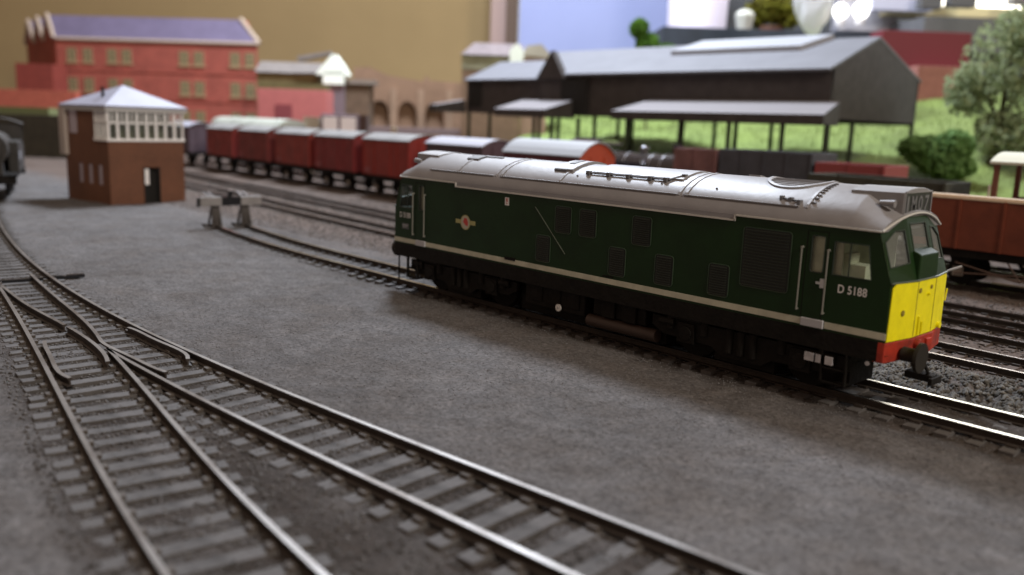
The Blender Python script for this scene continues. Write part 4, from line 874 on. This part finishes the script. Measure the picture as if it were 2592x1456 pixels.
for k in range(3):
    e0, e1 = k/3, (k+1)/3; em_ = (e0+e1)/2
    mb.add([whp(-.3, e0-.01, ZW+.05), whp(Lw+.3, e0-.01, ZW+.05), whp(Lw-1.2, em_, ZW+4.15), whp(-.3, em_, ZW+4.15), whp(-.3, e1, ZW+.05), whp(Lw+.3, e1, ZW+.05)], [(0, 1, 2, 3), (3, 2, 5, 4)])
rf = mb.build('roof', slatep, wh)
mb = MB()
for k in range(3):
    e0, e1 = k/3, (k+1)/3; em_ = (e0+e1)/2
    for a in (-.3, Lw+.3):
        top_a = a if a < 0 else Lw-1.2
        mb.cyl(whp(a, e0, ZW+.1), whp(top_a, em_, ZW+4.3), .38, n=6); mb.cyl(whp(a, e1, ZW+.1), whp(top_a, em_, ZW+4.3), .38, n=6)
mb.cyl(whp(0, -.01, ZW+.0), whp(Lw, -.01, ZW+.0), .28, n=6)
mb.build('verge', mat('verge_pale', (.46, .36, .28), .8), rf)
for a in (2.0, 4.9, 9.3, 11.9, 22.2, 24.8, 31.2, 33.8):
    for zb in (14.0, 9.0, 4.0):
        if a > Lw-1: continue
        q0 = P0+fx_*a; nn = Vector((fx_.y, -fx_.x, 0)); w_ = MB(); g_ = MB(); wd, hh = 1.7, 2.3
        def bx(m, s0, s1, z0, z1, o): 
            p = [q0+fx_*s0, q0+fx_*s1, q0+fx_*s1+nn*o, q0+fx_*s0+nn*o]; m.loft([[(v.x, v.y, z0) for v in p], [(v.x, v.y, z1) for v in p]])
        bx(g_, 0, wd, zb, zb+hh, .05)
        for s in (0, wd/2-.06, wd-.12): bx(w_, s, s+.12, zb, zb+hh, .14)
        for z in (zb, zb+hh*.33, zb+hh*.66, zb+hh-.12): bx(w_, 0, wd, z, z+.12, .12)
        bx(w_, -.25, wd+.25, zb-.3, zb-.02, .25)
        wo = w_.build('window', mat('win_frame_tan', (.36, .24, .13), .8), wh); g_.build('pane', olive, wo)
mb = MB()
for ss in (9.9, 5.2): mb.loft([[whp(0, -.012, 13-ss/9.9*0+0) if False else whp(0, -.008, ss+2.6), whp(Lw, -.008, ss+2.6), whp(Lw, -.008, ss+2.9), whp(0, -.008, ss+2.9)], [whp(0, .0, ss+2.6), whp(Lw, .0, ss+2.6), whp(Lw, 0, ss+2.9), whp(0, 0, ss+2.9)]])
mb.build('string_course', brickred, wh)
an = MB(); an.loft([[(.2, -6.6, -.3), (4.4, -2.0, -.3), (2.0, 1.0, -.3), (-9, -2, -.3)], [(.2, -6.6, 13.2), (4.4, -2.0, 13.2), (2.0, 1.0, 13.2), (-9, -2, 13.2)]]); an.build('annex', mat('annex_brick', (.20, .032, .02), .85, var=.15), wh)

def fbox(name, label, cat, c, w, h, t, m, rz=None, group=None, parts=None, z_to_ground=False, bevel=.05):
    rz = math.radians(46.5) if rz is None else rz
    if z_to_ground: z0 = -.3; z1 = c[2]+h/2
    else: z0 = c[2]-h/2; z1 = c[2]+h/2
    th = thing(name, label, cat, (c[0], c[1], z0), rz, group)
    mb = MB(); mb.box(-w/2, w/2, 0, t, 0, z1-z0); mb.build('body', m, th, bevel=bevel)
    return th, z1-z0
def part(th, name, m, boxes=(), lofts=(), **k):
    mb = MB()
    for b in boxes: mb.box(*b)
    for l in lofts: mb.loft(l)
    return mb.build(name, m, th, **k)
# ------------------------------------------------------------------ lesser buildings on the layout
t, h = fbox('brick_wall', 'low red brick wall at the far left edge', 'wall', (-141.1, 19.0, 6.4), 18, 4.6, 1.5, mat('wall_salmon', (.36, .085, .05), .85, var=.2), z_to_ground=True)
t, h = fbox('loading_bank', 'dark platform bank at the left under the warehouse', 'platform', (-106.5, 10.5, 4.0), 16, 2.2, 8, mat('bank_dark', (.035, .028, .016), .9, var=.4), z_to_ground=True)
part(t, 'weeds', mat('weed_green', (.12, .13, .05), .9), [(-8, 3, .5, 3, h, h+.9)])
t, h = fbox('station_house', 'long low grey-roofed house with white gable left of centre', 'building', (-108.6, 48.7, 11.2), 9.6, 2.9, 6, mat('render_tan', (.19, .14, .06), .9, var=.2), z_to_ground=True)
part(t, 'roof', mat('roof_mauve', (.19, .165, .15), .8, var=.2), lofts=[[(-5, -.5, h), (6.5, -.5, h), (6.5, 3, h+1.7), (-5, 3, h+1.7)], [(-5, 7, h), (6.5, 7, h), (6.5, 3.01, h+1.7), (-5, 3.01, h+1.7)]][:1] and [[[(-5, -.5, h), (-5, 3, h+1.8), (-5, 6.5, h)], [(6.5, -.5, h), (6.5, 3, h+1.8), (6.5, 6.5, h)]]])
t, h = fbox('white_gabled_house', 'small house with bright white gable beside the pink building', 'house', (-100.4, 51.9, 12.0), 3.2, 2.0, 3, mat('gable_white', (.80, .84, .74), .8), z_to_ground=False)
part(t, 'gable', mat('gable_white', (.80, .84, .74), .8), lofts=[[[(-2.7, 0, h-.6), (2.4, 0, h-.6), (1.7, 0, h+.6), (.4, 0, h+2.4), (-.2, 0, h+2.4)], [(-2.7, 2, h-.6), (2.4, 2, h-.6), (1.7, 2, h+.6), (.4, 2, h+2.4), (-.2, 2, h+2.4)]]])
part(t, 'roof', mat('roof_mauve', (.19, .165, .15), .8), lofts=[[[(-5.5, .3, h+1.3), (-.5, .3, h+2.5), (-.5, .3, h+2.9), (-5.5, .3, h+2.0)], [(-5.5, 2.5, h+1.3), (-.5, 2.5, h+2.5), (-.5, 2.5, h+2.9), (-5.5, 2.5, h+2.0)]]])
part(t, 'lower_wall', mat('lower_mauve', (.15, .11, .12), .8), [(-1.2, 1.6, .4, 3, -12.5, 0)])
t, h = fbox('pink_building', 'flat pinkish red building right of the big warehouse', 'building', (-100.2, 44.8, 8.1), 10.2, 3.6, 5, pinkm, z_to_ground=True)
part(t, 'doorway', mat('pink_dark', (.2, .04, .045), .9), [(-2.5, 0, -.12, 0, 0, h-2.2)])
part(t, 'wall_top', mat('bank_olive', (.12, .10, .035), .9, var=.3), [(-5, 5, .4, 3, h, h+.9)])
t, h = fbox('brown_shack', 'narrow brown shack between the white gable and the viaduct', 'building', (-99.1, 55.1, 8.6), 4.2, 5.2, 4, mat('shack_brown', (.12, .075, .045), .9, var=.3), z_to_ground=True)
part(t, 'roof', mat('shack_roof', (.19, .15, .12), .8), [(-2.6, 2.8, -.4, 4.4, h, h+.7)])
# viaduct with arches
va = thing('viaduct', 'brown stone viaduct with arches in front of the tan wall', 'viaduct', (-98.7, 64.4, 0), math.radians(46.5))
mb = MB(); arches = []
for cx in (-4.3, 0.2, 4.6):
    L_ = [(cx-1.5, 0), (cx+1.5, 0)]+[(cx+1.5*math.cos(a), 7.2+1.8*math.sin(a)) for a in np.linspace(0, math.pi, 9)]; arches.append([(a, max(b, .02)) for a, b in L_])
mb.holed([(-8.5, -.3), (9, -.3), (9, 12.2), (3.8, 12.4), (3.2, 13.2), (2.6, 12.2), (-3, 13), (-6, 14.2), (-8.5, 14)], arches, lambda a, b: (a, 0, b)); mb.box(-8.5, 9, 1.2, 1.6, -.3, 12.1)
mb.build('wall', mat('viaduct_brown', (.22, .13, .08), .9, var=.25, vs=.25), va)
mb = MB()
for cx in (-6.6, -2.0, 2.4, 7): mb.box(cx-.45, cx+.45, -.35, -.02, -.3, 11.0)
mb.build('pier', mat('pier_tan', (.27, .175, .115), .9, var=.2, vs=.4), va)
t, h = fbox('white_hut', 'small hut with two bright white panels behind the red vans', 'hut', (-70.4, 34.2, 5.0), 4.4, 2.9, 2.5, mat('hut_frame', (.20, .16, .19), .8), z_to_ground=True)
part(t, 'panel', mat('panel_white', (.95, .92, .95), .6), [(-1.9, -.25, -.1, 0, h-3.1, h-.3)]); part(t, 'panel', mat('panel_white', (.95, .92, .95), .6), [(.15, 1.9, -.1, 0, h-3.1, h-.3)]); part(t, 'side_wall', mat('hut_side', (.07, .04, .035), .9), [(2.2, 3.1, .2, 2, 0, h)]); part(t, 'wing', mat('hut_cream', (.38, .33, .26), .9), [(-4.2, -2.4, .1, 1.5, 0, h-.4)])
# pale-roofed coach behind the vans
cc = thing('carriage', 'carriage with pale curved roof behind the red vans', 'carriage', (-82, 30.0, 0), math.radians(-2.0))
mb = MB(); mb.box(-10, 9, -1.6, 1.6, 1.5, 4.9); mb.build('body', mat('coach_maroon', (.10, .03, .035), .6), cc)
mb = MB(); arc = [(-1.75+3.5*i/10, 4.85+.85*math.sqrt(max(0, 1-(i/5-1)**2))) for i in range(11)]; mb.loft([[(e, y, z) for y, z in arc] for e in (-10, 9)]); mb.build('roof', mat('coach_roof', (.40, .42, .36), .7, var=.3, vs=.5), cc, smooth=True); frame_(cc, 18, 3.1)
t, h = fbox('platform_fence', 'low pale fence running behind the vans below the viaduct', 'fence', (-84, 50, 4.6), 26, .9, .4, mat('fence_mauve', (.19, .14, .14), .9), z_to_ground=False)
part(t, 'post', mat('fence_mauve', (.19, .14, .14), .9), [(-13, -12.7, 0, .4, -4.5, 0)]); part(t, 'post', mat('fence_mauve', (.19, .14, .14), .9), [(12.7, 13, 0, .4, -4.5, 0)])
t, h = fbox('wooden_stake', 'short slanted cream post beside the white hut', 'post', (-63, 36.5, 4.0), .6, 2.6, .5, mat('stake_cream', (.40, .34, .26), .9), z_to_ground=True)
# houses behind the shed
t, h = fbox('cottage', 'cottage with dark roof and bright cream gable above the shed', 'house', (-73.5, 60.2, 14.4), 8.1, 1.6, 5, mat('plinth_brown', (.20, .125, .08), .9, var=.2), z_to_ground=True)
part(t, 'upper_wall', mat('cottage_cream', (.30, .29, .20), .9, var=.3, vs=.5), [(-4.1, 4.1, -.06, 0, h-2.0, h)])
part(t, 'roof', mat('cottage_roof', (.15, .12, .12), .8, var=.3), lofts=[[[(-4.2, -.4, h-.1), (-2.6, 2.4, h+1.7), (-4.2, 5.2, h-.1)], [(4.2, -.4, h-.1), (4.2, 2.4, h+1.7), (4.2, 5.2, h-.1)]]])
part(t, 'gable', mat('gable_white', (.80, .84, .74), .8), lofts=[[[(2.4, -.7, h-1.4), (4.3, -.7, h-1.4), (4.3, -.7, h+.6), (3.35, -.7, h+1.6), (2.4, -.7, h+.6)], [(2.4, 2, h-1.4), (4.3, 2, h-1.4), (4.3, 2, h+.6), (3.35, 2, h+1.6), (2.4, 2, h+.6)]]])
t, h = fbox('tan_house', 'tan gabled house directly left of the shed gable peak', 'house', (-70.0, 65.0, 14.6), 3.6, 1.4, 4, mat('house_salmon', (.30, .19, .14), .9), z_to_ground=True)
part(t, 'roof', mat('house_verge', (.34, .30, .24), .9), lofts=[[[(-1.9, -.2, h), (-1.2, -.2, h+1.3), (.8, -.2, h+1.6), (2.6, -.2, h-.3)], [(-1.9, 4, h), (-1.2, 4, h+1.3), (.8, 4, h+1.6), (2.6, 4, h-.3)]]])

# ------------------------------------------------------------------ grass bank, tree, bushes
gx = np.linspace(-95, 75, 170); gy = np.linspace(36, 118, 90); EX, EY = np.meshgrid(gx, gy, indexing='ij')
EZ = -.7+13.0*np.clip((EY-40)/62, 0, 1.1)**.9*sstep(-5, 3, EX-(17.5-1.078*(EY+20.9)))+(vnoise(EX, EY, 6, 5)-.5)*1.6+(vnoise(EX, EY, 1.7, 6)-.5)*.5
EZ = EZ-1.2*(1-sstep(36, 42, EY))
grass_m = mat('static_grass', (.19, .26, .06), .95, col2=(.10, .135, .03), vs=.22, bump=.15, bs=2.5)
tag(sheet('grass_bank', EX, EY, EZ, grass_m), kind='structure')
gxb, gyb = gx, gy
def tufts(n):
    i = rng.integers(0, 169, n); j = rng.integers(0, 89, n); V = []; F = []
    x = gx2[i]+rng.uniform(0, .85, n); y = gy2[j]+rng.uniform(0, .86, n); z = EZ[i, j]
    a = rng.uniform(0, 6.28, n); hgt = rng.uniform(.5, 1.3, n)
    v = np.stack([np.stack([x-.07*np.cos(a), y-.07*np.sin(a), z-.2], -1), np.stack([x+.07*np.cos(a), y+.07*np.sin(a), z-.2], -1), np.stack([x+rng.normal(0, .25, n), y+rng.normal(0, .25, n), z+hgt*.8], -1)], 1).reshape(-1, 3)*U
    me = bpy.data.meshes.new('grass_tufts'); me.from_pydata(v.tolist(), [], [(3*k, 3*k+1, 3*k+2) for k in range(n)]); me.materials.append(grass_m); o = bpy.data.objects.new('grass_tufts', me); C.objects.link(o); return o
gx2 = gxb; gy2 = gyb
tag(tufts(16000), 'bright green static grass standing on the bank behind the shed', 'grass', kind='stuff')
def leafy(m):
    nt = m.node_tree
    if nt.nodes.get('leaf_mix'): return m
    b = nt.nodes['Principled BSDF']; b.inputs['Specular IOR Level'].default_value = .15; tr_ = nt.nodes.new('ShaderNodeBsdfTranslucent'); mx = nt.nodes.new('ShaderNodeMixShader'); mx.name = 'leaf_mix'; mx.inputs[0].default_value = .45
    if b.inputs['Base Color'].is_linked: nt.links.new(b.inputs['Base Color'].links[0].from_socket, tr_.inputs[0])
    nt.links.new(b.outputs[0], mx.inputs[1]); nt.links.new(tr_.outputs[0], mx.inputs[2]); nt.links.new(mx.outputs[0], nt.nodes['Material Output'].inputs[0]); return m
def foliage(name, m, parent, blobs, n, size, org):
    leafy(m)
    V = []; F = []
    for k in range(n):
        c = blobs[int(rng.integers(0, len(blobs)))]; d = rng.normal(0, 1, 3); d /= np.linalg.norm(d); r = rng.random()**.4
        p = np.array(c[:3])+d*r*np.array(c[3:6]); s = size*rng.uniform(.5, 1.4); e = Euler(tuple(rng.uniform(0, 6.28, 3))).to_matrix(); b = len(V)
        for q in ((-1, -.6, 0), (1, -.6, 0), (0, 1.1, .3)): w = e @ Vector(q)*s; V.append(((p[0]+w.x)*U, (p[1]+w.y)*U, (p[2]+w.z)*U))
        F.append((b, b+1, b+2))
    me = bpy.data.meshes.new(name); me.from_pydata(V, [], F); me.materials.append(m); o = bpy.data.objects.new(name, me); C.objects.link(o); o.parent = parent; return o
tr = thing('tree', 'grey-green loose tree on the grass bank at right edge', 'tree', (-9.5, 61, 2.2))
mb = MB(); mb.cyl((0, 0, 0), (.4, .2, 6), .45, .28, n=10); mb.cyl((.4, .2, 5), (-2, .5, 10), .22, .1, n=8); mb.cyl((.4, .2, 5.5), (2.5, -.5, 10.5), .22, .08, n=8); mb.cyl((.4, .2, 6), (.6, .3, 12.5), .25, .08, n=8)
for k in range(10): a = k*.63; mb.cyl((.3, .1, 2+k*.5), (.3+2.4*math.cos(a), .1+2.4*math.sin(a), 4.5+k*.6), .1, .04, n=6)
mb.build('trunk', mat('twig_brown', (.09, .075, .04), .9), tr)
foliage('crown', mat('tree_olive', (.40, .45, .27), .9, col2=(.26, .31, .17), vs=.5), tr, [(0, 0, 10.5, 3.4, 3, 3.6), (2.6, .5, 8.5, 3, 2.8, 3), (-2.3, 0, 8.2, 2.2, 2.2, 2.4), (1.5, 0, 13, 2.6, 2.5, 2.0), (4.5, 1, 11, 2.8, 2.5, 3.4), (.6, 0, 4.6, 2.2, 2.2, 2.2), (3.4, 0, 4.2, 2.4, 2, 2.2)], 5200, .25, None)
bu = thing('bush', 'dark green rounded bush on the grass left of the tree', 'bush', (-11.5, 54.8, 1.4))
foliage('foliage', mat('bush_green', (.22, .36, .14), .9, col2=(.13, .23, .07), vs=.6), bu, [(0, 0, 3.4, 2.3, 1.9, 1.6), (-1.9, 1.2, 3.9, 2.0, 1.6, 1.0), (1.2, 0, 4.2, 1.6, 1.5, 1.3), (.8, 0, 2.6, 2.3, 1.7, 1.2)], 4200, .26, None)
mb = MB(); mb.cyl((0, 0, -.5), (0, 0, 2.6), .25, .15, n=8); mb.build('stem', mat('twig_brown', (.09, .075, .04), .9), bu)
bt = thing('bush', 'light green bush showing above the shed roof against blue', 'bush', (-52.6, 68.0, 9))
mb = MB(); mb.cyl((0, 0, -9), (0, 0, 7.5), .2, .1, n=8); mb.build('stem', mat('twig_brown', (.09, .075, .04), .9), bt)
foliage('foliage', mat('tuft_green', (.14, .27, .04), .9, col2=(.06, .13, .02), vs=.6), bt, [(-1.2, -1, 9.3, 1.2, 1.2, 1.2), (-.3, -.4, 7.6, 1.4, 1.4, 1.2), (1.4, 1.4, 6.9, 1.1, 1.1, .6)], 2200, .25, None)

# ------------------------------------------------------------------ room behind the layout
rw = thing('tan_room_wall', 'plain tan painted wall behind the whole left half', 'wall', (-167.8, 62.4, -60), math.radians(46.5))
mb = MB(); mb.box(-95, 62, 0, 3, 0, 170); mb.build('panel', tanwall, rw)
t, h = fbox('wall_pillar', 'pink and brown wooden pillar between tan wall and blue board', 'pillar', (-114.1, 97.7, 50), 3.0, 80, 2.5, mat('pillar_pink', (.33, .23, .20), .8), bevel=.1)
part(t, 'brown_face', mat('pillar_brown', (.12, .075, .05), .8), [(1.5, 3.9, -.8, 1.5, 0, h)]); part(t, 'white_edge', mat('edge_cream', (.42, .40, .36), .8), [(3.9, 5.3, -1.4, .5, 0, h)])
t, h = fbox('blue_backboard', 'pale blue board standing behind the goods shed roof', 'backboard', (-91.5, 105.5, 22), 34, 46, 1.2, bluewall, bevel=0)
t, h = fbox('dark_room_wall', 'dim bluish room wall behind the cluttered shelf', 'wall', (-58, 168, 30), 140, 150, 3, mat('dim_wall', (.07, .075, .085), .9, var=.2, vs=.04), bevel=0)
ls = thing('white_bucket', 'white round tub on the shelf against the blue board', 'tub', (-69.1, 100.4, 20.1))
mb = MB(); mb.cyl((0, 0, 0), (0, 0, 16), 4.6, 5.0, n=40); mb.build('tub_wall', mat('tub_white', (.84, .78, .92), .45), ls, smooth=True)
mb = MB(); mb.cyl((0, 0, 15.6), (0, 0, 16.2), 5.2, n=40); mb.build('rim', mat('tub_white', (.84, .78, .92), .45), ls, smooth=True)
t, h = fbox('shelf', 'dark navy shelf edge running above the shed roof', 'shelf', (-47.0, 92.1, 18.2), 36, 3.7, 25, mat('shelf_navy', (.030, .038, .06), .7, var=.3, vs=.2))
t, h = fbox('worktop', 'grey worktop at the upper right behind the tree', 'worktop', (-24.0, 119.8, 20.6), 34, 4.6, 14, mat('worktop_grey', (.14, .14, .145), .8, var=.2, vs=.2))
pl = thing('potted_plant', 'yellow-green potted plant on the shelf left of the plastic bag', 'plant', (-55.1, 99.7, 20.1))
mb = MB(); mb.cyl((0, 0, 0), (0, 0, 1.6), 1.6, 2.0, n=20); mb.build('pot', mat('pot_brown', (.16, .07, .04), .8), pl)
foliage('foliage', mat('plant_olive', (.26, .26, .03), .8, col2=(.10, .08, .02), vs=.4), pl, [(0, 0, 4.5, 3.2, 3, 2.6), (2, 1, 3.0, 2, 2, 1.6), (-2, -1, 3.4, 2, 2, 2.0)], 1300, .5, None)
mg = thing('white_mug', 'small white mug standing left of the potted plant', 'mug', (-55.6, 93.2, 20.1))
mb = MB(); mb.cyl((0, 0, 0), (0, 0, 2.5), .9, 1.4, n=20); mb.sphere((0, 0, 2.5), 1.4, 1.4, 1.0); mb.build('cup', mat('mug_white', (.55, .55, .48), .4), mg, smooth=True)
# plastic bag
pbg = thing('plastic_bag', 'crumpled white plastic bag hanging above the shed roof', 'plastic bag', (-36.2, 76.5, 17.3))
def crumple(rx, ry, rz, seed, cz):
    mb = MB(); n, k = 48, 36; vs = []; fs = []
    r = np.random.default_rng(seed); ph = r.uniform(0, 6.28, 12); fq = r.integers(2, 9, 12)
    for j in range(k+1):
        t = math.pi*j/k
        for i in range(n):
            p = 2*math.pi*i/n; s = 1+sum(.085*math.sin(fq[q]*p+ph[q]+fq[(q+3) % 12]*t*1.3) for q in range(6))+(.25*(1-j/k))
            vs.append((rx*s*math.sin(t)**.8*math.cos(p)+.18*rz*(1-math.cos(t))*.2, ry*s*math.sin(t)**.8*math.sin(p), cz+rz*math.cos(t)))
    for j in range(k):
        for i in range(n): fs.append((j*n+i, j*n+(i+1) % n, (j+1)*n+(i+1) % n, (j+1)*n+i))
    mb.add(vs, fs); return mb
bagm = mat('bag_plastic', (.90, .90, .94), .25, spec=.7); nt_ = bagm.node_tree; tl_ = nt_.nodes.new('ShaderNodeBsdfTranslucent'); tl_.inputs[0].default_value = (.9, .9, .95, 1)
mxs = nt_.nodes.new('ShaderNodeMixShader'); mxs.inputs[0].default_value = .5; nt_.links.new(nt_.nodes['Principled BSDF'].outputs[0], mxs.inputs[1]); nt_.links.new(tl_.outputs[0], mxs.inputs[2]); nt_.links.new(mxs.outputs[0], nt_.nodes['Material Output'].inputs[0])
crumple(2.0, 1.6, 7.0, 3, 7.2).build('bag_body', bagm, pbg, smooth=True)
t, h = fbox('paper_roll', 'white crumpled paper between the plastic bag and the baskets', 'paper', (-41.1, 112.1, 26.2), 9, 3.4, 3, mat('paper_white', (.62, .64, .78), .7))
for i, (c, r) in enumerate((((-48.8, 103.4, 23.9), .7), ((-48.1, 107.2, 24.3), 1.2), ((-46.0, 109.4, 24.6), 1.3))):  # glowing balls on added bases stand in for bright reflections by the bag
    th = thing('round_lamp', ['smallest bright round lamp beside the plastic bag', 'middle bright round lamp right of the plastic bag', 'rightmost bright round lamp on the worktop'][i], 'lamp', c, 0, 'round lamps by the plastic bag')
    mb = MB(); mb.sphere((0, 0, 0), r*.9, r*.9, r); mb.build('bulb', emit('lamp_glow', (1, .98, .95), 1.8), th, smooth=True); mb = MB(); mb.cyl((0, 0, -r-.8), (0, 0, -r+.1), r*.5); mb.build('base', white_m, th)
t, h = fbox('bag_heap', 'heap of pale grey packaging behind the round lamps', 'packaging', (-46.5, 113, 24.4), 9, 5.0, 3, mat('packaging_grey', (.36, .35, .38), .5, var=.4, vs=.4))
t, h = fbox('window_sill', 'sunlit cream window sill at the top right', 'window sill', (-33.0, 123.2, 24.9), 30, 1.5, 5, mat('sill_cream', (.75, .66, .36), .6))
w0 = thing('window', 'bright daylight window above the cream sill', 'window', (-31.0, 128.5, 25.6), math.radians(46.5))
mb = MB(); mb.box(-14, 20, 0, .3, 0, 24); mb.build('pane', emit('daylight', (.95, .93, .84), 2.4), w0)
mb = MB()
for x in (-14, 3, 20): mb.box(x-.5, x+.5, -.5, 0, 0, 24)
mb.box(-14, 20, -.5, 0, 23.4, 24.4); mb.build('frame', white_m, w0)
t, h = fbox('storage_basket', 'small dark basket left on the cream sill', 'basket', (-36.7, 111.9, 25.6), 3.0, 2.2, 2, mat('basket_grey', (.12, .12, .12), .8), group='baskets on the sill')
t, h = fbox('storage_basket', 'wider dark basket in the middle of the cream sill', 'basket', (-33.6, 115.2, 25.9), 3.8, 2.0, 2, mat('basket_grey', (.12, .12, .12), .8), group='baskets on the sill')
t, h = fbox('storage_basket', 'rightmost grey basket on the cream sill', 'basket', (-27.2, 121.6, 26.4), 4.2, 1.8, 2, mat('basket_grey2', (.2, .19, .18), .8), group='baskets on the sill')
t, h = fbox('crimson_box', 'crimson red box standing behind the shed gable end', 'box', (-30.7, 96.9, 17.0), 11.5, 5.2, 4, mat('crimson', (.17, .022, .034), .7))
t, h = fbox('brick_house', 'pinkish brick house low behind the grass bank at right', 'building', (-27.4, 96.2, 13.0), 7.5, 4.2, 3, mat('house_pink', (.34, .14, .12), .85, var=.2), z_to_ground=True)
